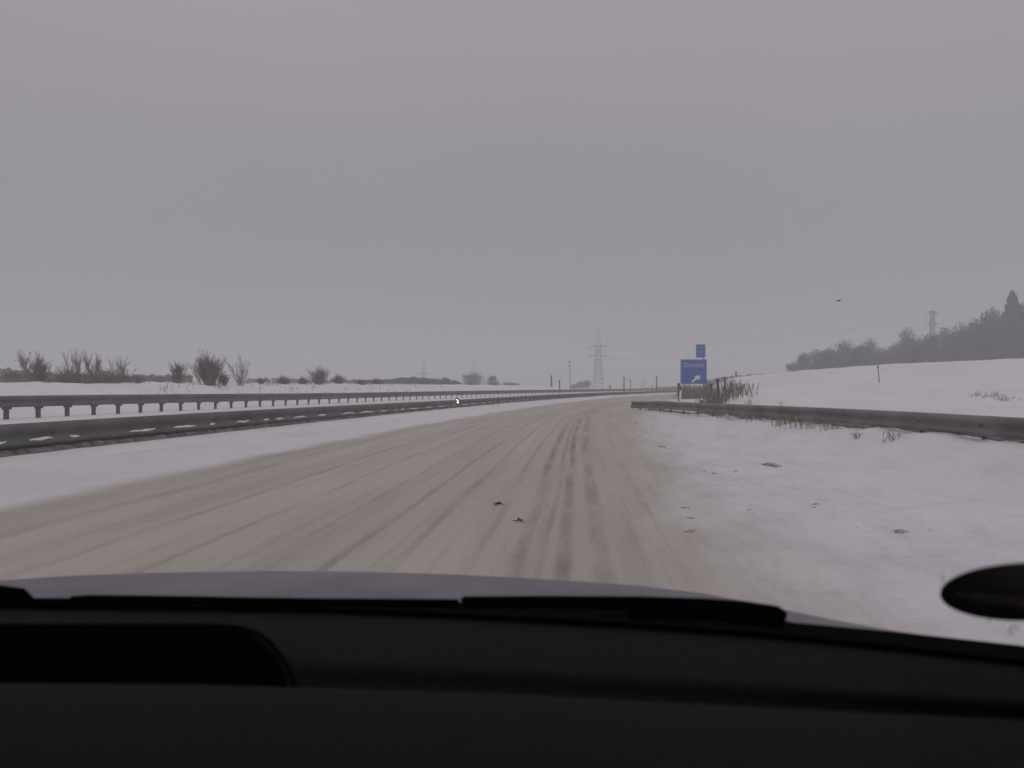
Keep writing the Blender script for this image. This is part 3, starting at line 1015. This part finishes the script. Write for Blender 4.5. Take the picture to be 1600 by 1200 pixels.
box(bm, (tx, -.035, tz + th_ * .27), (tw_ * .86, .006, .035))
a = [(tx - .02, tz - .42), (tx - .02, tz + .12)]
bar(bm, (tx, -.036, tz - .48), (tx, -.036, tz + .1), .028, None, 4)
bar(bm, (tx, -.036, tz - .22), (tx + .24, -.036, tz + .05), .028, None, 4)
bar(bm, (tx, -.036, tz - .30), (tx - .20, -.036, tz - .46), .028, None, 4)
mk('junction_symbol', bm, M['sign_dim'], pt)
for px in (1070, 1099):
    bm = bmesh.new(); top = 558 if px == 1070 else 538
    top = 564 if px == 1070 else 540
    bar(bm, (sx(px), .09, -.4), (sx(px), .09, sz(top)), .07, .07, 8)
    mk('leg', bm, M['sign_back'], sg)
bm = bmesh.new(); bar(bm, (sx(1104.5), .09, -.4), (sx(1104.5), .09, sz(596)), .05, .05, 8); mk('brace', bm, M['dark_pole'], sg)

# brush and delineators at the foot of the sign
pts = []
rn = random.Random(3)
for i in range(90):
    D = rn.uniform(93, 99) ; p = on(rn.uniform(1064, 1105), D); pts.append((p.x, p.y, 1.0))
tag(stalks('roadside_brush', M['reed'], pts, (.4, 1.5), 4, 'grey brown brush behind the foot of the blue sign', 31, .03, .15, .35), cat='brush')
pts = []
for i in range(70):
    px = rn.uniform(1104, 1168); D = rn.uniform(47, 56)
    p = on(px, D)
    hh = 1.0 if px < 1142 else .6
    if px > 1150: hh = .4
    pts.append((p.x, p.y, hh))
tag(stalks('roadside_scrub', M['reed'], pts, (.2, 1.2), 4, 'loose grey brown scrub right of the blue sign behind the guardrail', 32, .022, .18, .3), cat='brush')
def stake(px, ytop, ybase, D, w, label, mt, lean=0):
    return post(px, ytop, ybase, D, w, label, mt, 'stake', 'stake', 'stakes in the brush by the sign', True, lean)
stake(1111, 600, 628, 50, .045, 'thin dark stake just right of the blue sign in the scrub', M['dark_pole'])
stake(1123, 593, 626, 50, .07, 'tallest dark stake in the scrub right of the blue sign', M['dark_pole'], -.04)
stake(1133, 590, 626, 50, .055, 'grey stake right of the tallest dark one in the scrub', M['reed'])
stake(1060.5, 599, 625, 84, .09, 'dark stake at the left edge of the brush under the sign', M['dark_pole'])
wp_ = on(1062.5, 80)
wd = empty('nose_delineator', wp_, 'pale yellowish delineator with dark top left of the blue sign foot', 'delineator')
bm = bmesh.new(); bar(bm, (0, 0, .1), (.06, 0, .92), .085, .08, 6); mk('shaft', bm, M['white_plastic'], wd)
bm = bmesh.new(); bar(bm, (.06, 0, .92), (.0, 0, 1.25), .09, .085, 6); mk('black_band', bm, M['black_plastic'], wd)
rl = on(1097, 58)
rd = empty('fallen_marker', rl, 'small dark and red marker lying in the snow behind the guardrail below the sign', 'marker')
bm = bmesh.new(); box(bm, (0, 0, .1), (.2, .1, .2)); mk('plate', bm, M['red_paint'], rd)
bm = bmesh.new(); bar(bm, (0, 0, .1), (-.06, 0, .34), .06, .03, 6); mk('shaft', bm, M['dark_pole'], rd)
ld = on(1085, 56)
lo_ = empty('fallen_stake', ld, 'short dark stake lying tilted in the snow below the blue sign', 'stake')
bm = bmesh.new(); bar(bm, (-.12, 0, .16), (.12, 0, -.03), .045, .05, 6); mk('shaft', bm, M['dark_pole'], lo_)

# weeds at the right guardrail
def tuft(px, py, h, n, label, seed, name='weed_tuft', mt='weed', spread=.10, group='dry weed tufts by the right guardrail'):
    p = hit(px, py)
    rnd = random.Random(seed); bm = bmesh.new()
    for k in range(n):
        b = Vector((rnd.gauss(0, spread), rnd.gauss(0, spread), -.03))
        hh = h * rnd.uniform(.4, 1)
        t = b + Vector((rnd.uniform(-.4, .4) * hh, rnd.uniform(-.3, .3) * hh, hh))
        bar(bm, b, t, .008, .003, 3, False)
        m = b.lerp(t, .6); bar(bm, m, m + Vector((rnd.uniform(-.12, .12), 0, rnd.uniform(.03, .12))), .006, .003, 3, False)
    o = mk(name, bm, M[mt]); o.location = p
    return tag(o, label, 'weeds', group)
tuft(1222, 664, .38, 26, 'dense brown weed tuft right under the middle of the guardrail', 1)
tuft(1172, 657, .32, 14, 'small dark weed tuft under the guardrail, leftmost of the right side', 2, mt='reed')
tuft(1189, 657, .30, 14, 'small weed tuft right of the leftmost one under the guardrail', 3)
tuft(1245, 667, .36, 16, 'loose weed tuft right of the dense brown one', 4, spread=.2)
tuft(1262, 670, .36, 18, 'loose broad weed tuft, third right of the dense brown one', 5, spread=.2)
tuft(1292, 672, .30, 12, 'thin weed tuft at the right end of the row of tufts', 6)
tuft(1339, 686, .20, 8, 'single short weed sprig in the snow below the guardrail', 7, spread=.03)
tuft(1392, 690, .30, 12, 'reddish weed tuft under the guardrail near its widest part', 8)
tuft(1125, 653, .3, 14, 'small tuft at the guardrail foot below the scrub', 9)
tuft(1170, 634, .4, 14, 'small brown bush standing alone on the slope behind the guardrail', 10, spread=.14, group=None)
tuft(1222, 637, .35, 5, 'single stalk on the slope behind the guardrail', 11, spread=.03, group=None)
pts = []
for i in range(26):
    y = rn.uniform(16, 40); x = rightx(y) + rn.uniform(-.3, .1); pts.append((x, y, rn.uniform(.4, 1)))
tag(stalks('verge_grass', M['weed'], pts, (.08, .25), 3, 'dry grass growing behind and under the right guardrail', 41, .008, .4, .12), cat='grass')
pp = hit(1553, 622, 16)
pts = [(pp.x + rn.gauss(0, .35), pp.y + rn.gauss(0, .8), rn.uniform(.4, 1)) for i in range(26)]
tag(stalks('grass_patch', M['weed'], pts, (.08, .3), 5, 'faint patch of dry grass showing on the snowy slope at the right', 42, .008, .6, .10), cat='grass')
# dark strip of slush along the right guardrail foot
tag(slush('verge_slush', 'dirty snow heaped along the foot of the right guardrail', rightx, 4, 43, .35, .6, 8), cat='slush')

# ------------------------------------------------------------------ lumps on the snow
def lump(px, py, wpx, hpx, label, seed, mt='dirtsnow'):
    p = hit(px, py)
    D = p.y
    w = wpx / F * D * .5; hgt = max(.02, hpx / F * D * .30)
    dep = max(w * .9, hpx / F * D * D / 1.25 * .30)
    rnd = random.Random(seed); bm = bmesh.new()
    bmesh.ops.create_icosphere(bm, subdivisions=3, radius=1)
    for v in bm.verts:
        n_ = noise.noise(v.co * 1.7 + Vector((seed * 3.1, 0, 0))) + .5 * noise.noise(v.co * 4 + Vector((seed, 2, 0)))
        v.co *= 1 + .55 * n_
        v.co = Vector((v.co.x * w, v.co.y * dep, v.co.z * hgt))
    o = mk('snow_lump', bm, M[mt], None, True); o.location = p
    return tag(o, label, 'snow clump', 'dirty clumps lying on the snow')
L = [
 (1207, 728, 22, 10, 'largest brown clump alone on the snowy shoulder'),
 (1034, 699, 10, 6, 'round brown clump near the road edge, below the guardrail tip'),
 (966, 672, 7, 3, 'tiny clump nearest the road in the far group'),
 (994, 661, 7, 3, 'farthest tiny clump at the road edge'),
 (1020, 668, 6, 3, 'tiny clump right of the farthest one'),
 (1000, 681, 9, 4, 'small flat clump left above the round brown one'),
 (992, 686, 5, 3, 'very small crumb beside the small flat clump'),
 (1072, 796, 14, 6, 'upper dark streaky clump of the three at the road edge'),
 (1080, 812, 15, 6, 'middle dark clump of the three at the road edge'),
 (1082, 833, 24, 9, 'lowest and largest dark clump of the three at the road edge'),
 (1410, 834, 38, 7, 'long thin grey clump at the right on open snow'),
 (1277, 790, 16, 3, 'thin dark streak of snow left above the long grey clump'),
 (1118, 741, 14, 4, 'flat brown smear on the snow left of the largest clump'),
 (1150, 738, 10, 4, 'small brown smear close to the largest clump'),
 (1100, 738, 8, 3, 'small smear left end of the brown smears'),
]
for i, a in enumerate(L): lump(*a, seed=i + 1)
rn = random.Random(77)
bm = bmesh.new()          # crumbs thrown up by the plough along the right road edge
for i in range(300):
    y = 8 + 32 * rn.random() ** 1.3
    u = interp([(4, 1.1), (70, -.2)], y) + rn.gauss(.4, .55)
    x = u + cv(y); z = ht(x, y)
    if x > interp(RXP, y) - .6: continue
    k = rn.uniform(.008, .024) * (1 if rn.random() < .85 else 1.7)
    vs_ = bmesh.ops.create_icosphere(bm, subdivisions=1, radius=1)['verts']
    for v in vs_:
        v.co = Vector((v.co.x * k * rn.uniform(.7, 1.4) + x, v.co.y * k * rn.uniform(.7, 1.4) + y, v.co.z * k * .6 + z + .006))
tag(mk('snow_crumbs', bm, M['crumb'], None, True), 'loose greyish snow crumbs along the right edge of the road', 'snow crumbs', kind='stuff')
# twigs on the road
def twig(px, py, w, label, seed):
    p = hit(px, py); rnd = random.Random(seed); bm = bmesh.new()
    L_ = w / F * p.y
    bar(bm, (-L_ / 2, 0, .02), (0, .03, .045), .005, .008, 5); bar(bm, (0, .03, .045), (L_ / 2, -.02, .02), .007, .003, 5)
    for k in range(7):
        a = Vector((rnd.uniform(-.4, .4) * L_, 0, .025))
        bar(bm, a, a + Vector((rnd.uniform(-.05, .05), rnd.uniform(-.10, .10), rnd.uniform(.0, .03))), .005, .002, 4)
    o = mk('fallen_twig', bm, M['bark']); o.location = p
    return tag(o, label, 'twig', 'twigs lying on the road')
twig(780, 792, 15, 'dark forked twig lying on the road, the larger and farther one', 1)
twig(811, 819, 9, 'small dark twig lying on the road at the wheel track', 2)

# crow
cw = at(1311, 470, 70)
crow = tag(empty('flying_bird', cw, None, None), 'tiny dark bird flying above the wood on the right', 'bird')
bm = bmesh.new()
bmesh.ops.create_uvsphere(bm, u_segments=12, v_segments=8, radius=1)
for v in bm.verts:
    t = v.co.x
    k = 1 - .45 * abs(t)
    v.co = Vector((v.co.x * .17, v.co.y * .045 * k, v.co.z * .045 * k + v.co.x * .08))
mk('body', bm, M['crow'], crow, True)
for s in (-1, 1):
    bm = bmesh.new()
    sheet(bm, [[(.07, s * .03, .02), (.0, s * .22, .08), (-.04, s * .36, .05)], [(-.06, s * .03, .01), (-.09, s * .2, .07), (-.09, s * .36, .045)]])
    r = bmesh.ops.solidify(bm, geom=bm.faces[:], thickness=.008)
    mk('wing', bm, M['crow'], crow)
bm = bmesh.new(); box(bm, (-.19, 0, -.015), (.09, .05, .012)); mk('tail', bm, M['crow'], crow)

# dark low wall beyond the opposite carriageway
p = on(705, 150)
bm = bmesh.new(); box(bm, (0, 0, .25), (1.9, .4, .5)); bmesh.ops.bevel(bm, geom=bm.edges[:], offset=.05, segments=2, affect='EDGES')
lw = mk('culvert_wall', bm, M['concrete']); lw.location = p; lw.location.z = CAMZ - (616.5 - HZ) / F * 150
tag(lw, 'short low dark concrete wall at the right end of the left snowbank', 'wall')

# ------------------------------------------------------------------ the car we sit in
car = empty('car', (-.4, .6, 0), 'dark car seen from inside, grey bonnet beyond its black dashboard', 'car')
CI = Vector(car.location)
m_dash = mat('dashboard_plastic', (.0105, .0095, .0105), .85, 0, .35, 260, bump=.0006, bscale=900, spec=.10)
m_well = mat('shaded_recess_black', (.0015, .0015, .0016), .95, 0, spec=.02)  # near-black colour paints in the shade of the recess
m_blk = mat('black_rubber', (.0010, .0010, .0011), .95, 0, spec=.02)
m_lin = mat('headliner', (.10, .095, .09), .95, 0, .1, 30)
m_trim = mat('recess_rim', (.012, .011, .012), .8, 0, spec=.05)
m_paint = mat('car_paint', (.215, .205, .24), .5, .6, .12, 9, bump=.002, bscale=60)
m_body = mat('car_body_paint', (.30, .29, .34), .35, .6, .05, 6)

def cpart(name, bm, mt, parent=None, smooth=False):
    for v in bm.verts: v.co -= CI
    return mk(name, bm, mt, parent or car, smooth)

B = [(-700, 948), (0, 950), (230, 953), (500, 957), (700, 965), (1000, 982), (1200, 997), (1400, 1017), (1600, 1040), (1760, 1062)]
def plane_pt(px, py, z):
    D = (CAMZ - z) * F / (py - HZ)
    return Vector(((px - 800) / F * D, D, z))
PX = [-560 + i * 20 for i in range(118)]
PXD = [x for x in PX if x <= 1780]
ZB = 1.0
Rdg = [(-700, 1055), (0, 1055), (300, 1057), (480, 1062), (800, 1072), (1000, 1083), (1200, 1093), (1400, 1103), (1600, 1112), (1800, 1123)]
# near pad
rows = []
for dz, f in ((-.10, .55), (-.02, .58), (.012, .66), (.02, .78), (.021, .90), (.020, .965), (.016, .99), (.006, 1.003), (-.02, 1.008), (-.06, 1.01)):
    rows.append([plane_pt(x, interp(Rdg, x), 1.02) * 1.0 for x in PXD])
    for p in rows[-1]:
        p.x *= 1; p.y *= f; p.z = 1.0 + dz
        p.x *= (1 if f > .9 else 1)
bm = bmesh.new(); sheet(bm, rows)
dashboard = cpart('dashboard', bm, m_dash, None, True)
# rear pad with the recess left out
REC = [(-900, 974), (330, 974), (375, 977), (405, 986), (428, 1004), (446, 1028), (458, 1052), (464, 1075), (466, 1200)]
def in_rec(px, py):
    if px > 466: return False
    return py > interp([(a, b) for a, b in REC], px)
import bisect
def pad_z(x, py):
    b = interp(B, x); r = interp(Rdg, x)
    t = (py - b) / (r + 25 - b)
    return 1.0 - .012 * sm(t * 1.1) - .018 * sm((t - .55) / .45)
bm = bmesh.new()
cols = [x for x in range(-560, 1781, 10)]
NV = 70
G = []
for x in cols:
    b = interp(B, x); r = interp(Rdg, x) + 25
    # rows spaced between b and r ; snap one to the recess edge where there is one
    G.append([(x, b + (r - b) * j / NV) for j in range(NV + 1)])
def snap(x, yy):
    return plane_pt(x, yy, pad_z(x, yy))
# upper boundary of the solid part for x<466
vs = []
for col in G:
    x = col[0][0]
    b = interp(B, x); r = interp(Rdg, x) + 25
    lim = interp(REC, x) if x < 466 else r
    lim = min(lim, r)
    vs.append([bm.verts.new(snap(x, b + (lim - b) * j / 24)) for j in range(25)])
for a, c_ in zip(vs, vs[1:]):
    for j in range(24):
        bm.faces.new((a[j], c_[j], c_[j + 1], a[j + 1]))
cpart('dashboard_rear_pad', bm, m_dash, dashboard, True)
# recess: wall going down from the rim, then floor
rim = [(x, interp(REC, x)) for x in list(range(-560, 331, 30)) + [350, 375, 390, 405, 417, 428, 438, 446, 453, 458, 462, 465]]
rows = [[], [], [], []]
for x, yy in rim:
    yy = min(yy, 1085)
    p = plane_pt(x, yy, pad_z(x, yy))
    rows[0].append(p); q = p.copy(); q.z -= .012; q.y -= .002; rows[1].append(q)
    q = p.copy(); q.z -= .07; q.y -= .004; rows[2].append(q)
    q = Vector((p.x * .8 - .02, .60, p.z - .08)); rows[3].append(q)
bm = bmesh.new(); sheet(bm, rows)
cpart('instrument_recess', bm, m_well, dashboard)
bm = bmesh.new()
tube(bm, [plane_pt(x - 9, min(yy + 5, 1082), .998) for x, yy in rim if x > 390], .0006, 6)
cpart('recess_rim', bm, m_trim, dashboard, True)

# windscreen
def ws(px, t):
    """t: 0 at the base, 1 at the roof"""
    p = plane_pt(px, interp(B, px), ZB)
    return Vector((p.x * (1 - .16 * t), p.y - .90 * t + .03 * math.sin(math.pi * t), p.z + .55 * t))
mg = bpy.data.materials.new('windscreen_glass'); mg.use_nodes = True
n, l = mg.node_tree.nodes, mg.node_tree.links
n.remove(n['Principled BSDF'])
tr = n.new('ShaderNodeBsdfTransparent'); tr.inputs[0].default_value = (.985, .995, .985, 1)
gl_ = n.new('ShaderNodeBsdfGlossy'); gl_.inputs['Roughness'].default_value = .02
lw_ = n.new('ShaderNodeLayerWeight'); lw_.inputs[0].default_value = .04
ms = n.new('ShaderNodeMixShader')
mm_ = n.new('ShaderNodeMath'); mm_.operation = 'MULTIPLY'; mm_.inputs[1].default_value = .35
l.new(lw_.outputs['Fresnel'], mm_.inputs[0]); l.new(mm_.outputs[0], ms.inputs[0])
l.new(tr.outputs[0], ms.inputs[1]); l.new(gl_.outputs[0], ms.inputs[2])
l.new(ms.outputs[0], n['Material Output'].inputs[0])
GX = [x for x in range(-560, 1761, 40)]
bm = bmesh.new()
sheet(bm, [[ws(x, t / 12) for x in GX] for t in range(13)])
windscreen = cpart('windscreen', bm, mg, None, True)
bm = bmesh.new()
sheet(bm, [[ws(x, t) + Vector((0, .004, 0)) for x in GX] for t in (-.02, 0, .012)])
cpart('black_edge_band', bm, m_blk, windscreen)
# round sticker
def ws_hit(px, py):
    best = None
    for i in range(0, 1000):
        t = i / 1000
        # find x on the glass at this t matching px: march on px of the base
        lo, hi = 0.0, 3000.0
        for _ in range(22):
            md = (lo + hi) / 2
            q = ws(md, t)
            if 800 + q.x / q.y * F < px: lo = md
            else: hi = md
        q = ws(lo, t)
        yy = HZ + (CAMZ - q.z) / q.y * F
        if yy <= py: return q, lo, t
    return q, lo, t
q, qx, qt = ws_hit(1597, 921)
print('sticker', q, qx, qt)
ux = (ws(qx + 20, qt) - ws(qx - 20, qt)).normalized()
uz = (ws(qx, qt + .02) - ws(qx, qt - .02)).normalized()
nn = ux.cross(uz).normalized()
if nn.y > 0: nn = -nn
m_st = mat('sticker_back', (.010, .012, .010), .35, 0, scale=30, col2=(.016, .017, .013), spec=.5)
m_st2 = mat('sticker_reflection', (.13, .10, .085), .6, 0, scale=60, col2=(.07, .065, .05), spec=.3)  # brownish reflection on the sticker, painted as a band
bm = bmesh.new()
RAD = 113 / F * q.y
ring = []
c0 = bm.verts.new(q + nn * .004)
for k in range(72):
    a = 2 * math.pi * k / 72
    ring.append(bm.verts.new(q + ux * math.cos(a) * RAD + uz * math.sin(a) * RAD * 1.0 + nn * .004))
ring2 = [bm.verts.new(v.co - nn * .0012) for v in ring]
for k in range(72):
    bm.faces.new((c0, ring[k], ring[(k + 1) % 72])); bm.faces.new((ring[k], ring2[k], ring2[(k + 1) % 72], ring[(k + 1) % 72]))
st = cpart('round_sticker', bm, m_st, windscreen)
st['label'] = 'round black sticker low on the right side of the windscreen'
bm = bmesh.new()
band = []
for k in range(25):
    s = -.80 + 1.6 * k / 24
    hw_ = .13 * math.sqrt(max(0, 1 - (s / .82) ** 2)) + .01
    band.append([q + ux * s * RAD + uz * RAD * (-.22 + d * hw_ - .10 * s) + nn * .0046 for d in (-1.5, 0, 1)])
sheet(bm, band); cpart('reflection_band', bm, m_st2, st)
bm = bmesh.new()
for x0, y0, dx, dy in ((1577, 976, 0, 9), (1582, 976, -1, 10), (1589, 975, 1, 8), (1546, 963, -2, 6), (1578, 972, 12, 1), (1473, 893, 0, 12)):
    a, _, _ = ws_hit(x0, y0); b, _, _ = ws_hit(x0 + dx, y0 + dy)
    bar(bm, a + nn * .003, b + nn * .003, .00035, .0003, 4)
cpart('printed_ticks', bm, m_st, windscreen)

# cowl panel, wipers
Sl = [(-560, 945), (0, 938), (60, 938), (110, 934), (250, 936), (480, 941), (720, 941), (1000, 943), (1100, 947), (1160, 953), (1235, 972), (1400, 987), (1600, 1009), (1740, 1030)]
bm = bmesh.new()
cx_ = [x for x in range(-560, 1741, 20)]
rows = []
r0 = [ws(x, 0) + Vector((0, .006, -.02)) for x in cx_]
r2 = [plane_pt(x, interp(Sl, x), .962) for x in cx_]
r1 = [a.lerp(b, .5) + Vector((0, 0, -.004)) for a, b in zip(r0, r2)]
r3 = [p + Vector((0, .012, -.02)) for p in r2]
r4 = [p + Vector((0, .02, -.14)) for p in r2]
sheet(bm, [r0, r1, r2, r3, r4])
cpart('cowl_panel', bm, m_blk, None)
def wiper(pts, rad, arm):
    bm = bmesh.new()
    tube(bm, [at(x, y_, d) for x, y_, d in pts], rad, 8)
    wv = cpart('wiper', bm, m_blk, None, True)
    bm = bmesh.new()
    P_ = [at(x, y_, d) for x, y_, d in arm]
    tube(bm, P_, .009, 6)
    cpart('wiper_arm', bm, m_blk, wv, True)
wiper([(722, 942, 1.16), (726, 941, 1.16), (850, 941, 1.16), (1000, 942, 1.13), (1100, 946, 1.10), (1160, 951, 1.08), (1215, 960, 1.055), (1226, 964, 1.05)], [.006, .0075, .008, .008, .0085, .009, .0095, .006], [(980, 955, 1.13), (1100, 957, 1.11), (1222, 970, 1.05)])
wiper([(112, 938, 1.2), (140, 936, 1.2), (226, 937, 1.2), (300, 938, 1.2), (400, 940, 1.2), (478, 941, 1.2), (600, 942, 1.19), (716, 943, 1.17)], .0055, [(-60, 945, 1.2), (100, 945, 1.2), (250, 948, 1.2)])
bm = bmesh.new()
tube(bm, [at(-60, 930, 1.2), at(0, 928, 1.2), at(35, 931, 1.2), at(50, 938, 1.2)], [.012, .011, .0095, .004], 10)
cpart('wiper_pivot', bm, m_blk, None, True)
# bonnet
E = [(-560, 935), (-200, 915), (0, 907), (100, 900), (230, 895), (400, 892), (560, 893), (700, 897), (800, 902), (900, 908), (1000, 915), (1100, 927), (1200, 947), (1300, 968), (1400, 986), (1450, 993), (1600, 1014), (1740, 1040)]
bm = bmesh.new(); rows = [[] for _ in range(9)]
for x in range(-560, 1741, 20):
    e_ = plane_pt(x, interp(E, x), .925)
    s_ = plane_pt(x, interp(Sl, x), .962); s_.z = .915; s_.y -= .03
    rows[0].append(s_ + Vector((0, 0, -.04)))
    rows[1].append(s_)
    rows[2].append(s_.lerp(e_, .6) + Vector((0, 0, .003)))
    rows[3].append(e_)
    c0_ = e_.copy()
    drop = 0; yy = 0
    for k, (dy, dz) in enumerate(((.05, -.014), (.12, -.045), (.25, -.11), (.45, -.21), (.62, -.36))):
        rows[4 + k].append(c0_ + Vector((0, dy, dz)))
sheet(bm, rows)
cpart('bonnet', bm, m_paint, None, True)
# roof and pillars above and beside the frame
def pillar(s):
    bm = bmesh.new()
    xb = 1760 if s > 0 else -560
    tube(bm, [ws(xb, t) + Vector((s * .03, .0, -.01)) for t in (-.08, 0, .25, .5, .75, 1.0)], .035, 10)
    cpart('windscreen_pillar', bm, m_lin, None, True)
pillar(1); pillar(-1)
bm = bmesh.new()
top = [ws(x, 1.0) for x in range(-560, 1761, 80)]
rows = [[p + Vector((0, .02, -.01)) for p in top]]
for dy, dz in ((-.1, .04), (-.4, .07), (-.9, .08), (-1.5, .04)):
    rows.append([Vector((p.x, min(p.y + dy, p.y), p.z + dz)) for p in top])
low = [[Vector((p.x, p.y, p.z)) for p in r] for r in rows]
sheet(bm, low)
sheet(bm, [[p + Vector((0, 0, .04)) for p in r] for r in rows])
cpart('roof', bm, m_lin, None, True)
# door panels and floor pan so that light does not come from below
bm = bmesh.new()
for xb in (1760, -560):
    pb = ws(xb, 0)
    for sx_ in (1,):
        sheet(bm, [[Vector((pb.x, yy, z)) for yy in (-1.3, -.6, 0, pb.y)] for z in (.25, .6, .98)])
cpart('door_panel', bm, m_body, None)
bm = bmesh.new()
a_, b_ = ws(-560, 0), ws(1760, 0)
sheet(bm, [[Vector((x, yy, .25)) for x in (a_.x, 0, b_.x)] for yy in (-1.3, 0, .8)])
cpart('floor_pan', bm, m_blk, None)

# ------------------------------------------------------------------ haze
bm = bmesh.new()
box(bm, (200, 700, 24.5), (3200, 1900, 53))
hm_ = bpy.data.materials.new('haze'); hm_.use_nodes = True
n, l = hm_.node_tree.nodes, hm_.node_tree.links
n.remove(n['Principled BSDF'])
pv = n.new('ShaderNodeVolumePrincipled')
pv.inputs['Color'].default_value = (.93, .96, .97, 1)
pv.inputs['Density'].default_value = .0026
pv.inputs['Anisotropy'].default_value = 0.1
l.new(pv.outputs[0], n['Material Output'].inputs['Volume'])
tag(mk('haze', bm, hm_), 'grey winter haze over the whole landscape', kind='stuff')
SC.cycles.volume_bounces = 2
SC.cycles.transparent_max_bounces = 16
